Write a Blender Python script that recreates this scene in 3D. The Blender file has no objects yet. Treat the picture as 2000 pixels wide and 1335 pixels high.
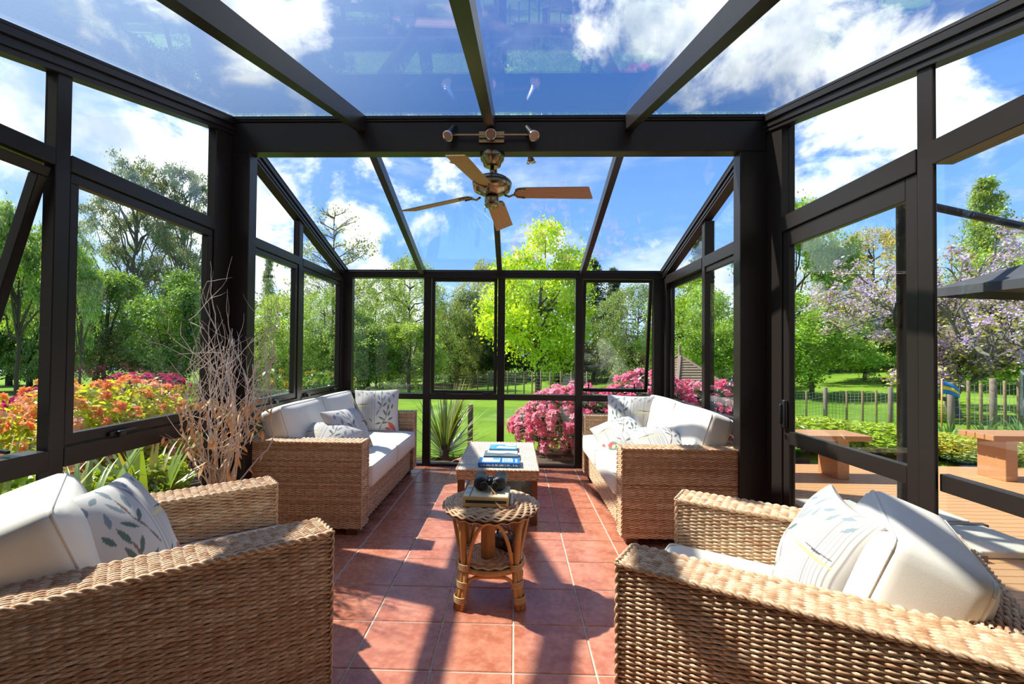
import bpy, bmesh, math, random
import numpy as np
from mathutils import Vector, Matrix, Euler

scene = bpy.context.scene
COL = scene.collection
PI = math.pi
rad = math.radians

# ------------------------------------------------------------------ camera
def camera():
    y, p, r = 0.0274614, 0.0164888, 0.0093107      # yaw, pitch, roll
    fwd = Vector((-math.sin(y) * math.cos(p), math.cos(y) * math.cos(p), math.sin(p)))
    rt = Vector((math.cos(y), math.sin(y), 0))
    up = rt.cross(fwd)
    rt2 = rt * math.cos(r) + up * math.sin(r)
    up2 = -rt * math.sin(r) + up * math.cos(r)
    cd = bpy.data.cameras.new('camera')
    cd.sensor_width = 36.0
    cd.lens = 908.03 / 2000 * 36
    cd.shift_x = 0.00985
    cd.shift_y = 0.00258
    cd.clip_start = 0.05
    cd.clip_end = 500
    cam = bpy.data.objects.new('camera', cd)
    COL.objects.link(cam)
    m = Matrix((rt2, up2, -fwd)).transposed().to_4x4()
    m.translation = Vector((-0.0047, -1.8621, 1.2676))
    cam.matrix_world = m
    scene.camera = cam
camera()

# ------------------------------------------------------------------ node helper
class NT:
    def __init__(s, tree):
        s.t = tree
        s.n = tree.nodes
        s.l = tree.links
    def new(s, typ, **kw):
        nd = s.n.new(typ)
        for k, v in kw.items():
            setattr(nd, k, v)
        return nd
    def put(s, sock, v):
        if isinstance(v, bpy.types.NodeSocket):
            s.l.new(v, sock)
        else:
            if hasattr(sock.default_value, '__len__') and not hasattr(v, '__len__'):
                v = (v, v, v) if len(sock.default_value) == 3 else (v, v, v, 1)
            if hasattr(sock.default_value, '__len__') and len(sock.default_value) == 4 and len(v) == 3:
                v = (*v, 1)
            sock.default_value = v
    def math(s, op, a, b=0.0, c=0.0, clamp=False):
        nd = s.new('ShaderNodeMath', operation=op, use_clamp=clamp)
        s.put(nd.inputs[0], a); s.put(nd.inputs[1], b); s.put(nd.inputs[2], c)
        return nd.outputs[0]
    def vmath(s, op, a, b=(0, 0, 0), sc=1.0):
        nd = s.new('ShaderNodeVectorMath', operation=op)
        s.put(nd.inputs[0], a); s.put(nd.inputs[1], b)
        if op == 'SCALE':
            s.put(nd.inputs['Scale'], sc)
        return nd.outputs['Value'] if op in ('DOT_PRODUCT', 'LENGTH') else nd.outputs[0]
    def mix(s, f, a, b, blend='MIX'):
        nd = s.new('ShaderNodeMix', data_type='RGBA', blend_type=blend)
        s.put(nd.inputs[0], f); s.put(nd.inputs[6], a); s.put(nd.inputs[7], b)
        return nd.outputs[2]
    def noise(s, vec=None, scale=5.0, detail=4.0, rough=0.5, dist=0.0):
        nd = s.new('ShaderNodeTexNoise')
        if vec is not None:
            s.put(nd.inputs['Vector'], vec)
        s.put(nd.inputs['Scale'], scale); s.put(nd.inputs['Detail'], detail)
        s.put(nd.inputs['Roughness'], rough); s.put(nd.inputs['Distortion'], dist)
        return nd.outputs['Fac']
    def smooth(s, v, lo, hi, a=0.0, b=1.0):
        nd = s.new('ShaderNodeMapRange', interpolation_type='SMOOTHSTEP')
        s.put(nd.inputs[0], v)
        for i, x in enumerate((lo, hi, a, b)):
            s.put(nd.inputs[i + 1], x)
        return nd.outputs[0]
    def xyz(s, vec):
        nd = s.new('ShaderNodeSeparateXYZ')
        s.put(nd.inputs[0], vec)
        return nd.outputs
    def comb(s, x, y, z):
        nd = s.new('ShaderNodeCombineXYZ')
        s.put(nd.inputs[0], x); s.put(nd.inputs[1], y); s.put(nd.inputs[2], z)
        return nd.outputs[0]
    def coord(s, which='Object'):
        return s.new('ShaderNodeTexCoord').outputs[which]
    def bump(s, h, strength=0.3, dist=0.01):
        nd = s.new('ShaderNodeBump')
        s.put(nd.inputs['Height'], h)
        nd.inputs['Strength'].default_value = strength
        nd.inputs['Distance'].default_value = dist
        return nd.outputs[0]

# ------------------------------------------------------------------ world: blue sky with cumulus
SUN_DIR = Vector((-0.79, 0.27, 1.0)).normalized()
def world():
    w = bpy.data.worlds.new('sky')
    scene.world = w
    w.use_nodes = True
    w.node_tree.nodes.clear()
    n = NT(w.node_tree)
    d = n.coord('Generated')
    x, y, z = n.xyz(d)[0], n.xyz(d)[1], n.xyz(d)[2]
    el = n.smooth(z, 0.0, 0.75)
    blue = n.mix(n.smooth(z, -0.02, 0.22), (0.50, 0.70, 0.92), (0.17, 0.36, 0.74))
    blue = n.mix(n.smooth(z, 0.15, 0.70), blue, (0.020, 0.088, 0.36))
    sunny = n.vmath('DOT_PRODUCT', d, tuple(SUN_DIR))
    blue = n.mix(n.smooth(sunny, 0.55, 1.0, 0.0, 0.55), blue, (0.60, 0.75, 0.95))
    # flat cloud layer, seen in perspective
    k = n.math('ADD', n.math('MAXIMUM', z, 0.0), 0.16)
    q = n.comb(n.math('DIVIDE', x, k), n.math('DIVIDE', y, k), 0.0)
    q = n.vmath('ADD', q, (3.4, 7.1, 0.0))
    c1 = n.noise(q, 0.62, 9.0, 0.58, 0.35)
    m1 = n.smooth(c1, 0.525, 0.66)
    # piled up cumulus close to the horizon
    c2 = n.noise(n.vmath('MULTIPLY', d, (1.0, 1.0, 1.7)), 3.1, 8.0, 0.55, 0.2)
    low = n.smooth(z, 0.10, 0.36, 0.055, -0.15)
    m2 = n.smooth(n.math('ADD', c2, low), 0.52, 0.62)
    # single clouds standing in the sky: (direction, half width, weight)
    bias = 0.0
    for (cd, r, wgt) in (((-0.386, 0.890, 0.243), 0.17, 0.20), ((-0.240, 0.955, 0.176), 0.12, 0.18), ((-0.540, 0.685, 0.490), 0.16, 0.17), ((-0.413, 0.745, 0.525), 0.10, 0.16),
                         ((0.20, 0.800, 0.570), 0.13, 0.17), ((0.333, 0.760, 0.560), 0.17, 0.20), ((0.47, 0.725, 0.510), 0.14, 0.17), ((0.535, 0.757, 0.376), 0.15, 0.20),
                         ((0.655, 0.670, 0.345), 0.10, 0.16), ((-0.70, 0.655, 0.27), 0.20, 0.18), ((-0.60, 0.735, 0.310), 0.13, 0.17), ((-0.531, 0.818, 0.223), 0.12, 0.18), ((-0.111, 0.924, 0.366), 0.07, 0.15), ((0.245, 0.944, 0.222), 0.05, 0.15),
                         ((0.75, -0.5, 0.45), 0.22, 0.18), ((-0.35, -0.8, 0.5), 0.22, 0.18), ((-0.8, -0.35, 0.4), 0.20, 0.18), ((0.3, -0.2, 0.93), 0.2, 0.17), ((0.9, 0.2, 0.35), 0.2, 0.18)):
        v = Vector(cd).normalized()
        dd = n.vmath('LENGTH', n.vmath('SUBTRACT', d, tuple(v)))
        bias = n.math('ADD', bias, n.smooth(dd, r * 0.2, r * 1.6, wgt * 0.80, 0.0))
    c3 = n.noise(n.vmath('MULTIPLY', d, (1.0, 1.0, 1.35)), 6.2, 9.0, 0.60, 0.25)
    m3 = n.smooth(n.math('ADD', c3, bias), 0.595, 0.76)
    m = n.math('MAXIMUM', n.math('MAXIMUM', n.math('MULTIPLY', m1, 0.45), n.math('MULTIPLY', m2, 0.8)), m3)
    sh = n.noise(n.vmath('ADD', d, (0.02, 0.05, 0.08)), 5.0, 5.0, 0.55)
    white = n.mix(n.smooth(sh, 0.42, 0.66), (1.05, 1.05, 1.06), (0.42, 0.50, 0.62))
    colr = n.mix(m, blue, white)
    below = n.smooth(z, -0.06, -0.01)
    colr = n.mix(below, (0.16, 0.20, 0.10), colr)
    bg = n.new('ShaderNodeBackground')
    n.put(bg.inputs[0], colr)
    bg.inputs[1].default_value = 1.0
    out = n.new('ShaderNodeOutputWorld')
    n.l.new(bg.outputs[0], out.inputs[0])
world()

def sun():
    ld = bpy.data.lights.new('sun', 'SUN')
    ld.energy = 5.0
    ld.angle = rad(0.9)
    ld.color = (1.0, 0.95, 0.86)
    o = bpy.data.objects.new('sun', ld)
    COL.objects.link(o)
    o.rotation_euler = SUN_DIR.to_track_quat('Z', 'Y').to_euler()
    o.location = SUN_DIR * 30
sun()

vs = scene.view_settings
vs.view_transform = 'Standard'
vs.look = 'None'
vs.gamma = 1.0
vs.use_curve_mapping = False
vs.exposure = 0.85
scene.cycles.transparent_max_bounces = 24
scene.cycles.max_bounces = 8
scene.cycles.caustics_reflective = False
scene.cycles.caustics_refractive = False

# ------------------------------------------------------------------ materials
MATS = {}
def base_mat(name):
    m = bpy.data.materials.new(name)
    m.use_nodes = True
    m.node_tree.nodes.clear()
    n = NT(m.node_tree)
    out = n.new('ShaderNodeOutputMaterial')
    MATS[name] = m
    return m, n, out
def principled(n, out, color, rough=0.5, metal=0.0, spec=0.5, normal=None, coat=0.0):
    p = n.new('ShaderNodeBsdfPrincipled')
    n.put(p.inputs['Base Color'], color)
    n.put(p.inputs['Roughness'], rough)
    n.put(p.inputs['Metallic'], metal)
    n.put(p.inputs['Specular IOR Level'], spec)
    if coat:
        n.put(p.inputs['Coat Weight'], coat)
    if normal is not None:
        n.l.new(normal, p.inputs['Normal'])
    n.l.new(p.outputs[0], out.inputs[0])
    return p
def simple(name, color, rough=0.5, metal=0.0, spec=0.5, var=0.12, scale=20.0, bump=0.0, stretch=(1, 1, 1)):
    m, n, out = base_mat(name)
    v = n.vmath('MULTIPLY', n.coord('Object'), stretch)
    f = n.noise(v, scale, 5.0, 0.6)
    dark = tuple(c * (1 - var) for c in color)
    light = tuple(min(1, c * (1 + var)) for c in color)
    c = n.mix(f, dark, light)
    principled(n, out, c, rough, metal, spec, n.bump(f, bump, 0.004) if bump else None)
    return m

simple('frame', (0.020, 0.0155, 0.0135), 0.34, 0.0, 0.35, 0.06, 60)
simple('rubber', (0.006, 0.006, 0.007), 0.5)
simple('black_plastic', (0.012, 0.012, 0.013), 0.35)
simple('grout', (0.50, 0.44, 0.37), 0.9, var=0.15, scale=60)
simple('wicker_core', (0.060, 0.030, 0.015), 0.8)
simple('dark_wood', (0.13, 0.045, 0.020), 0.4, var=0.35, scale=30, stretch=(1, 1, 0.15))
simple('brass', (0.30, 0.23, 0.14), 0.24, 1.0, var=0.08)
simple('chrome', (0.75, 0.70, 0.64), 0.16, 1.0, var=0.05)
simple('lens_dark', (0.02, 0.02, 0.025), 0.06)
simple('lens', (0.75, 0.55, 0.48), 0.08, 0.6, var=0.1, scale=80)
simple('leather_black', (0.020, 0.021, 0.024), 0.42, var=0.3, scale=300, bump=0.3)
simple('leather_tan', (0.36, 0.19, 0.10), 0.5, var=0.25, scale=40)
simple('leather_brown', (0.055, 0.032, 0.022), 0.45, var=0.35, scale=30)
simple('bamboo', (0.50, 0.25, 0.080), 0.36, var=0.30, scale=18, stretch=(1, 1, 0.2))
simple('bamboo_wrap', (0.55, 0.34, 0.16), 0.5, var=0.25, scale=120)
simple('log', (0.40, 0.19, 0.055), 0.45, var=0.55, scale=25, stretch=(1, 1, 0.12))
simple('paper', (0.78, 0.74, 0.66), 0.8, var=0.06, scale=300, stretch=(0.1, 0.1, 3))
simple('card_tan', (0.55, 0.38, 0.18), 0.6, var=0.12, scale=30)
simple('card_cream', (0.72, 0.60, 0.40), 0.6, var=0.10, scale=30)
simple('ink_black', (0.015, 0.015, 0.016), 0.5)
simple('ink_gold', (0.75, 0.52, 0.12), 0.5)
simple('ink_white', (0.80, 0.82, 0.84), 0.5)
simple('cover_blue', (0.012, 0.16, 0.48), 0.25, var=0.2, scale=10)
simple('cover_grey', (0.13, 0.17, 0.22), 0.25, var=0.3, scale=12)
simple('cover_sky', (0.10, 0.38, 0.66), 0.25, var=0.3, scale=10)
simple('cover_snow', (0.62, 0.68, 0.72), 0.3, var=0.2, scale=14)
simple('deck_wood', (0.52, 0.28, 0.12), 0.55, var=0.28, scale=7, stretch=(0.35, 6, 6), bump=0.15)
simple('bench_wood', (0.46, 0.23, 0.10), 0.45, var=0.22, scale=8, stretch=(0.5, 5, 5))
simple('shingle', (0.33, 0.235, 0.165), 0.85, var=0.35, scale=9, stretch=(1, 1, 4))
simple('post_wood', (0.27, 0.19, 0.11), 0.85, var=0.35, scale=14, stretch=(1, 1, 0.3))
simple('grey_wood', (0.22, 0.17, 0.13), 0.85, var=0.35, scale=14)
simple('wire', (0.35, 0.36, 0.36), 0.5, 0.4)
simple('netting', (0.25, 0.30, 0.30), 0.6)
simple('slab_stone', (0.58, 0.53, 0.43), 0.85, var=0.10, scale=40)
simple('umbrella_cloth', (0.055, 0.060, 0.068), 0.8, var=0.08)
simple('umbrella_metal', (0.035, 0.040, 0.048), 0.32, 0.3)
simple('house_wall', (0.46, 0.43, 0.38), 0.8, var=0.05)
simple('carpet', (0.30, 0.24, 0.18), 0.95, var=0.2, scale=90)
simple('bark', (0.070, 0.052, 0.038), 0.9, var=0.45, scale=8, stretch=(1, 1, 0.25))
simple('bark_grey', (0.16, 0.14, 0.12), 0.9, var=0.45, scale=8, stretch=(1, 1, 0.25))
simple('twig', (0.66, 0.56, 0.50), 0.8, var=0.30, scale=30)
simple('dry_leaf', (0.72, 0.43, 0.21), 0.7, var=0.35, scale=20)
simple('pot_clay', (0.40, 0.17, 0.10), 0.7, var=0.2)
simple('soil', (0.075, 0.052, 0.034), 0.95, var=0.5, scale=25)
simple('gravel_path', (0.34, 0.30, 0.25), 0.95, var=0.3, scale=60)
simple('flag_blue', (0.01, 0.22, 0.55), 0.6)
simple('flag_yellow', (0.85, 0.60, 0.05), 0.6)
simple('white_paint', (0.62, 0.64, 0.64), 0.6)
simple('lantern_glass', (0.55, 0.36, 0.16), 0.25)

def mat_glass():
    m, n, out = base_mat('glass')
    lw = n.new('ShaderNodeLayerWeight')
    lw.inputs[0].default_value = 0.5
    f = n.math('ADD', n.math('MULTIPLY', n.math('POWER', lw.outputs['Facing'], 5.0), 0.92), 0.035, clamp=True)
    tr = n.new('ShaderNodeBsdfTransparent')
    tr.inputs[0].default_value = (0.965, 0.985, 0.985, 1)
    gl = n.new('ShaderNodeBsdfGlossy')
    gl.inputs['Roughness'].default_value = 0.004
    gl.inputs['Color'].default_value = (1, 1, 1, 1)
    mx = n.new('ShaderNodeMixShader')
    n.put(mx.inputs[0], f)
    n.l.new(tr.outputs[0], mx.inputs[1])
    n.l.new(gl.outputs[0], mx.inputs[2])
    n.l.new(mx.outputs[0], out.inputs[0])
mat_glass()

def mat_tile():
    m, n, out = base_mat('tile')
    oi = n.new('ShaderNodeObjectInfo')
    v = n.vmath('ADD', n.coord('Object'), n.vmath('SCALE', oi.outputs['Location'], sc=7.3))
    a = n.noise(v, 6.5, 6.0, 0.62)
    b = n.noise(v, 26.0, 4.0, 0.6)
    c = n.mix(n.smooth(a, 0.30, 0.70), (0.38, 0.115, 0.062), (0.60, 0.245, 0.155))
    c = n.mix(n.math('MULTIPLY', n.smooth(b, 0.45, 0.75), 0.35), c, (0.66, 0.32, 0.21))
    r = n.math('MULTIPLY', oi.outputs['Random'], 0.22)
    c = n.mix(r, c, (0.44, 0.14, 0.08))
    principled(n, out, c, n.smooth(b, 0.2, 0.8, 0.20, 0.36), 0.0, 0.5, n.bump(b, 0.03, 0.002))
mat_tile()

def mat_wicker(name, ca, cb_, cc):
    m, n, out = base_mat(name)
    at = n.new('ShaderNodeAttribute', attribute_name='rnd')
    f = at.outputs['Fac']
    g = n.noise(n.coord('Object'), 16.0, 5.0, 0.65)
    h = n.noise(n.vmath('MULTIPLY', n.coord('Object'), (1, 1, 1)), 160.0, 2.0, 0.6)
    c = n.mix(f, ca, cb_)
    c = n.mix(n.math('MULTIPLY', n.smooth(g, 0.42, 0.72), 0.6), c, cc)
    c = n.mix(n.math('MULTIPLY', n.smooth(h, 0.4, 0.75), 0.40), c, (0.26, 0.125, 0.055))
    principled(n, out, c, 0.52, 0.0, 0.4, n.bump(h, 0.25, 0.002))
mat_wicker('wicker', (0.42, 0.210, 0.098), (0.84, 0.64, 0.43), (0.56, 0.30, 0.145))
mat_wicker('wicker_pale', (0.50, 0.42, 0.34), (0.84, 0.77, 0.69), (0.62, 0.53, 0.43))

def mat_fabric():
    m, n, out = base_mat('cushion_cloth')
    a = n.noise(n.coord('Object'), 4.0, 4.0, 0.5)
    b = n.noise(n.coord('Object'), 500.0, 2.0, 0.6)
    c = n.mix(a, (0.70, 0.66, 0.58), (0.80, 0.77, 0.70))
    principled(n, out, c, 0.9, 0.0, 0.15, n.bump(b, 0.25, 0.001))
    m, n, out = base_mat('pillow_cloth')
    at = n.new('ShaderNodeAttribute', attribute_name='print')
    b = n.noise(n.coord('Object'), 400.0, 2.0, 0.6)
    principled(n, out, at.outputs['Color'], 0.9, 0.0, 0.15, n.bump(b, 0.2, 0.001))
mat_fabric()

def mat_blade():
    m, n, out = base_mat('blade_oak')
    v = n.vmath('MULTIPLY', n.coord('Object'), (1.2, 9.0, 9.0))
    w = n.new('ShaderNodeTexWave', wave_type='BANDS', bands_direction='Y')
    n.put(w.inputs['Vector'], v)
    w.inputs['Scale'].default_value = 3.2
    w.inputs['Distortion'].default_value = 7.0
    w.inputs['Detail'].default_value = 3.0
    c = n.mix(w.outputs['Fac'], (0.27, 0.115, 0.050), (0.52, 0.27, 0.125))
    principled(n, out, c, 0.4)
mat_blade()

def leaf_mat(name, dark=0.6, light=1.7, trans=0.50, gloss=0.05, tint=(1.25, 1.15, 0.45), rough=0.4):
    """leaf colour = object colour, varied leaf by leaf"""
    m, n, out = base_mat(name)
    oi = n.new('ShaderNodeObjectInfo')
    at = n.new('ShaderNodeAttribute', attribute_name='rnd')
    k = n.math('ADD', n.math('MULTIPLY', at.outputs['Fac'], light - dark), dark)
    c = n.mix(1.0, oi.outputs['Color'], n.comb(k, k, k), 'MULTIPLY')
    df = n.new('ShaderNodeBsdfDiffuse')
    n.put(df.inputs[0], c)
    tr = n.new('ShaderNodeBsdfTranslucent')
    n.put(tr.inputs[0], n.mix(1.0, c, tint, 'MULTIPLY'))
    mx = n.new('ShaderNodeMixShader')
    mx.inputs[0].default_value = trans
    n.l.new(df.outputs[0], mx.inputs[1]); n.l.new(tr.outputs[0], mx.inputs[2])
    gl = n.new('ShaderNodeBsdfGlossy')
    gl.inputs['Roughness'].default_value = rough
    gl.inputs['Color'].default_value = (1, 1, 1, 1)
    m2 = n.new('ShaderNodeMixShader')
    m2.inputs[0].default_value = gloss
    n.l.new(mx.outputs[0], m2.inputs[1]); n.l.new(gl.outputs[0], m2.inputs[2])
    n.l.new(m2.outputs[0], out.inputs[0])
leaf_mat('leaf')
leaf_mat('leaf_glossy', gloss=0.06, rough=0.4)
leaf_mat('petal', dark=0.60, light=1.3, trans=0.35, gloss=0.0, tint=(1.1, 0.9, 1.0))
leaf_mat('blade_leaf', dark=0.55, light=1.3, trans=0.3, gloss=0.10, rough=0.35)

def mat_lawn():
    m, n, out = base_mat('lawn')
    p = n.coord('Object')
    a = n.noise(p, 0.25, 5.0, 0.6)
    b = n.noise(p, 3.0, 6.0, 0.7)
    c = n.noise(p, 40.0, 3.0, 0.7)
    col = n.mix(n.smooth(a, 0.35, 0.65), (0.105, 0.215, 0.016), (0.205, 0.345, 0.030))
    col = n.mix(n.math('MULTIPLY', n.smooth(b, 0.45, 0.75), 0.5), col, (0.27, 0.37, 0.05))
    col = n.mix(n.math('MULTIPLY', n.smooth(c, 0.4, 0.8), 0.5), col, (0.07, 0.15, 0.012))
    principled(n, out, col, 0.9, 0.0, 0.1, n.bump(c, 0.6, 0.03))
mat_lawn()

# ------------------------------------------------------------------ mesh helpers
def fast_mesh(name, V, F, rnd=None, mat=None, smooth=False):
    V = np.asarray(V, np.float32)
    F = np.asarray(F, np.int32)
    me = bpy.data.meshes.new(name)
    k = F.shape[1]
    me.vertices.add(len(V)); me.vertices.foreach_set('co', V.ravel())
    me.loops.add(F.size); me.loops.foreach_set('vertex_index', F.ravel())
    me.polygons.add(len(F))
    me.polygons.foreach_set('loop_start', np.arange(0, F.size, k, dtype=np.int32))
    if smooth:
        me.polygons.foreach_set('use_smooth', np.ones(len(F), bool))
    if rnd is not None:
        a = me.attributes.new('rnd', 'FLOAT', 'POINT')
        a.data.foreach_set('value', np.asarray(rnd, np.float32))
    if mat:
        me.materials.append(MATS[mat])
    me.update(calc_edges=True)
    return me

def link(name, data, parent=None, loc=(0, 0, 0), rot=(0, 0, 0), scale=(1, 1, 1)):
    o = bpy.data.objects.new(name, data)
    COL.objects.link(o)
    o.location = loc; o.rotation_euler = rot; o.scale = scale
    if parent is not None:
        o.parent = parent
    return o

class MB:
    """collects shapes into one mesh"""
    def __init__(s):
        s.v = []; s.f = []; s.sm = []; s.mi = []; s.mats = []; s.cur = 0
    def mat(s, name):
        if name not in s.mats:
            s.mats.append(name)
        s.cur = s.mats.index(name)
        return s
    def add(s, vs_, fs, smooth=False):
        b = len(s.v)
        s.v += [tuple(p) for p in vs_]
        for f in fs:
            s.f.append(tuple(b + i for i in f)); s.sm.append(smooth); s.mi.append(s.cur)
        return s
    def box(s, x0, x1, y0, y1, z0, z1, M=None):
        p = [(x0, y0, z0), (x1, y0, z0), (x1, y1, z0), (x0, y1, z0), (x0, y0, z1), (x1, y0, z1), (x1, y1, z1), (x0, y1, z1)]
        if M is not None:
            p = [M @ Vector(q) for q in p]
        return s.add(p, [(0, 3, 2, 1), (4, 5, 6, 7), (0, 1, 5, 4), (1, 2, 6, 5), (2, 3, 7, 6), (3, 0, 4, 7)])
    def bbox(s, x0, x1, y0, y1, z0, z1, b=0.005, M=None, seg=1):
        """bevelled box"""
        bm = bmesh.new()
        bmesh.ops.create_cube(bm, size=1)
        for v in bm.verts:
            v.co = Vector(((x0 + x1) / 2 + v.co.x * (x1 - x0), (y0 + y1) / 2 + v.co.y * (y1 - y0), (z0 + z1) / 2 + v.co.z * (z1 - z0)))
        b = min(b, 0.45 * min(x1 - x0, y1 - y0, z1 - z0))
        bmesh.ops.bevel(bm, geom=list(bm.edges), offset=b, segments=seg, profile=0.5, affect='EDGES')
        bm.verts.index_update()
        pts = [M @ v.co if M is not None else v.co.copy() for v in bm.verts]
        s.add(pts, [[v.index for v in f.verts] for f in bm.faces], seg > 1)
        bm.free()
        return s
    def prism(s, poly, M, t):
        """poly in local xy, extruded z 0..t"""
        k = len(poly)
        p = [M @ Vector((a, b, 0)) for a, b in poly] + [M @ Vector((a, b, t)) for a, b in poly]
        fs = [tuple(range(k))[::-1], tuple(range(k, 2 * k))] + [(i, (i + 1) % k, k + (i + 1) % k, k + i) for i in range(k)]
        return s.add(p, fs)
    def tube(s, pts, r, seg=8, cap=True, flat=1.0):
        pts = [Vector(p) for p in pts]
        rs = r if hasattr(r, '__len__') else [r] * len(pts)
        b = len(s.v); prev = None
        for i, p in enumerate(pts):
            t = (pts[min(i + 1, len(pts) - 1)] - pts[max(i - 1, 0)])
            t = t.normalized() if t.length > 1e-9 else Vector((0, 0, 1))
            if prev is None:
                a = Vector((0, 0, 1)) if abs(t.z) < 0.9 else Vector((1, 0, 0))
                u = t.cross(a).normalized()
            else:
                u = prev - t * prev.dot(t)
                u = u.normalized() if u.length > 1e-6 else t.orthogonal().normalized()
            prev = u
            w = t.cross(u)
            for k in range(seg):
                an = 2 * PI * k / seg
                s.v.append(tuple(p + (u * math.cos(an) + w * math.sin(an) * flat) * rs[i]))
        for i in range(len(pts) - 1):
            for k in range(seg):
                a0 = b + i * seg + k; a1 = b + i * seg + (k + 1) % seg
                s.f.append((a0, a1, a1 + seg, a0 + seg)); s.sm.append(True); s.mi.append(s.cur)
        if cap:
            s.f.append(tuple(b + k for k in range(seg))[::-1]); s.sm.append(False); s.mi.append(s.cur)
            e = b + (len(pts) - 1) * seg
            s.f.append(tuple(e + k for k in range(seg))); s.sm.append(False); s.mi.append(s.cur)
        return s
    def lathe(s, prof, seg=24, M=None):
        b = len(s.v)
        for (r, z) in prof:
            for k in range(seg):
                a = 2 * PI * k / seg
                p = Vector((r * math.cos(a), r * math.sin(a), z))
                s.v.append(tuple(M @ p if M is not None else p))
        for i in range(len(prof) - 1):
            for k in range(seg):
                a0 = b + i * seg + k; a1 = b + i * seg + (k + 1) % seg
                s.f.append((a0, a1, a1 + seg, a0 + seg)); s.sm.append(True); s.mi.append(s.cur)
        s.f.append(tuple(b + k for k in range(seg))[::-1]); s.sm.append(False); s.mi.append(s.cur)
        e = b + (len(prof) - 1) * seg
        s.f.append(tuple(e + k for k in range(seg))); s.sm.append(False); s.mi.append(s.cur)
        return s
    def mesh(s, name):
        me = bpy.data.meshes.new(name)
        me.from_pydata(s.v, [], s.f)
        me.polygons.foreach_set('use_smooth', s.sm)
        for m in s.mats:
            me.materials.append(MATS[m])
        me.polygons.foreach_set('material_index', s.mi)
        me.update()
        return me
    def build(s, name, parent=None, **kw):
        return link(name, s.mesh(name), parent, **kw)

def one(name, mat, parent=None):
    class _B(MB):
        def done(s, **kw):
            return s.build(name, parent, **kw)
    b = _B(); b.mat(mat)
    return b
def box(name, mat, parent, x0, x1, y0, y1, z0, z1, bev=0.0):
    b = MB(); b.mat(mat)
    (b.bbox(x0, x1, y0, y1, z0, z1, bev) if bev else b.box(x0, x1, y0, y1, z0, z1))
    return b.build(name, parent)
def empty(name, loc=(0, 0, 0), rz=0.0):
    o = bpy.data.objects.new(name, None)
    o.empty_display_size = 0.1
    COL.objects.link(o)
    o.location = loc; o.rotation_euler = (0, 0, rz)
    return o
def tag(o, label=None, cat=None, group=None, kind=None):
    if label: o['label'] = label
    if cat: o['category'] = cat
    if group: o['group'] = group
    if kind: o['kind'] = kind
    return o
def copy_tree(o, parent=None):
    c = o.copy()
    COL.objects.link(c)
    c.parent = parent
    for ch in list(o.children):
        copy_tree(ch, c)
    return c
def bar(mb, a, b, w, d, up=(0, 0, 1)):
    """box bar from a to b, w across, d along up"""
    a, b = Vector(a), Vector(b)
    t = b - a; L = t.length; t.normalize()
    u = Vector(up); u = (u - t * u.dot(t)).normalized()
    sd = t.cross(u)
    M = Matrix((t, sd, u)).transposed().to_4x4(); M.translation = a
    mb.box(0, L, -w / 2, w / 2, -d / 2, d / 2, M)
    return mb

# =================================================================== THE ROOM
XL, XR = -1.92, 1.63          # inner faces of the side walls
YB = 3.30                     # inner face of the back wall
YF, YR = 1.20, 1.295          # portal front / rear faces
YH = -0.95                    # house wall
RIDGE = 2.835
TR0, TR1 = 2.03, 2.10         # transom
def zroof(y):
    return RIDGE - (y - YF) * 0.305 if y > YF else RIDGE - (YF - y) * 0.258

# ---- floor with its tiles
fl = box('floor', 'grout', None, -2.0, 1.72, YH - 0.1, YB + 0.06, -0.10, -0.004)
tag(fl, 'terracotta tiled floor of the conservatory', 'floor', kind='structure')
T = 0.33
tb = MB(); tb.mat('tile'); tb.bbox(-T / 2 + 0.004, T / 2 - 0.004, -T / 2 + 0.004, T / 2 - 0.004, -0.012, 0.0, 0.003)
tile_me = tb.mesh('tile')
for i in range(-6, 6):
    for j in range(-3, 11):
        xa, xb = i * T, (i + 1) * T
        ya, yb = j * T, (j + 1) * T
        if xb < XL or xa > XR + 0.04 or yb > YB + 0.34:
            continue
        xa2, xb2, yb2 = max(xa, XL - 0.02), min(xb, XR + 0.03), min(yb, YB)
        if xb2 - xa2 < 0.05 or yb2 - ya < 0.05:
            continue
        if xa2 == xa and xb2 == xb and yb2 == yb:
            link('tile', tile_me, fl, ((xa + xb) / 2, (ya + yb) / 2, 0.0))
        else:
            cb = MB(); cb.mat('tile')
            w, h = (xb2 - xa2) / 2 - 0.004, (yb2 - ya) / 2 - 0.004
            cb.bbox(-w, w, -h, h, -0.012, 0.0, 0.003)
            cb.build('tile', fl, loc=((xa2 + xb2) / 2, (ya + yb2) / 2, 0.0))

# ---- portal frame
portal = tag(empty('trim_1', (-0.165, YF, 0)), 'dark bronze portal of two columns and a deep cross beam', 'portal frame', kind='structure')
def child_box(name, mat, par, x0, x1, y0, y1, z0, z1, bev=0.0):
    o = box(name, mat, None, x0, x1, y0, y1, z0, z1, bev)
    o.parent = par
    o.matrix_parent_inverse = par.matrix_world.inverted() if False else Matrix.Translation(-Vector(par.location))
    return o
child_box('column', 'frame', portal, XL - 0.03, -1.798, YF, YR, 0.0, 2.60, 0.004)
child_box('column', 'frame', portal, 1.459, XR + 0.02, YF, YR, 0.0, 2.60, 0.004)
child_box('beam', 'frame', portal, XL - 0.03, XR + 0.02, YF, YR, 2.60, 2.80, 0.004)

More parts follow.
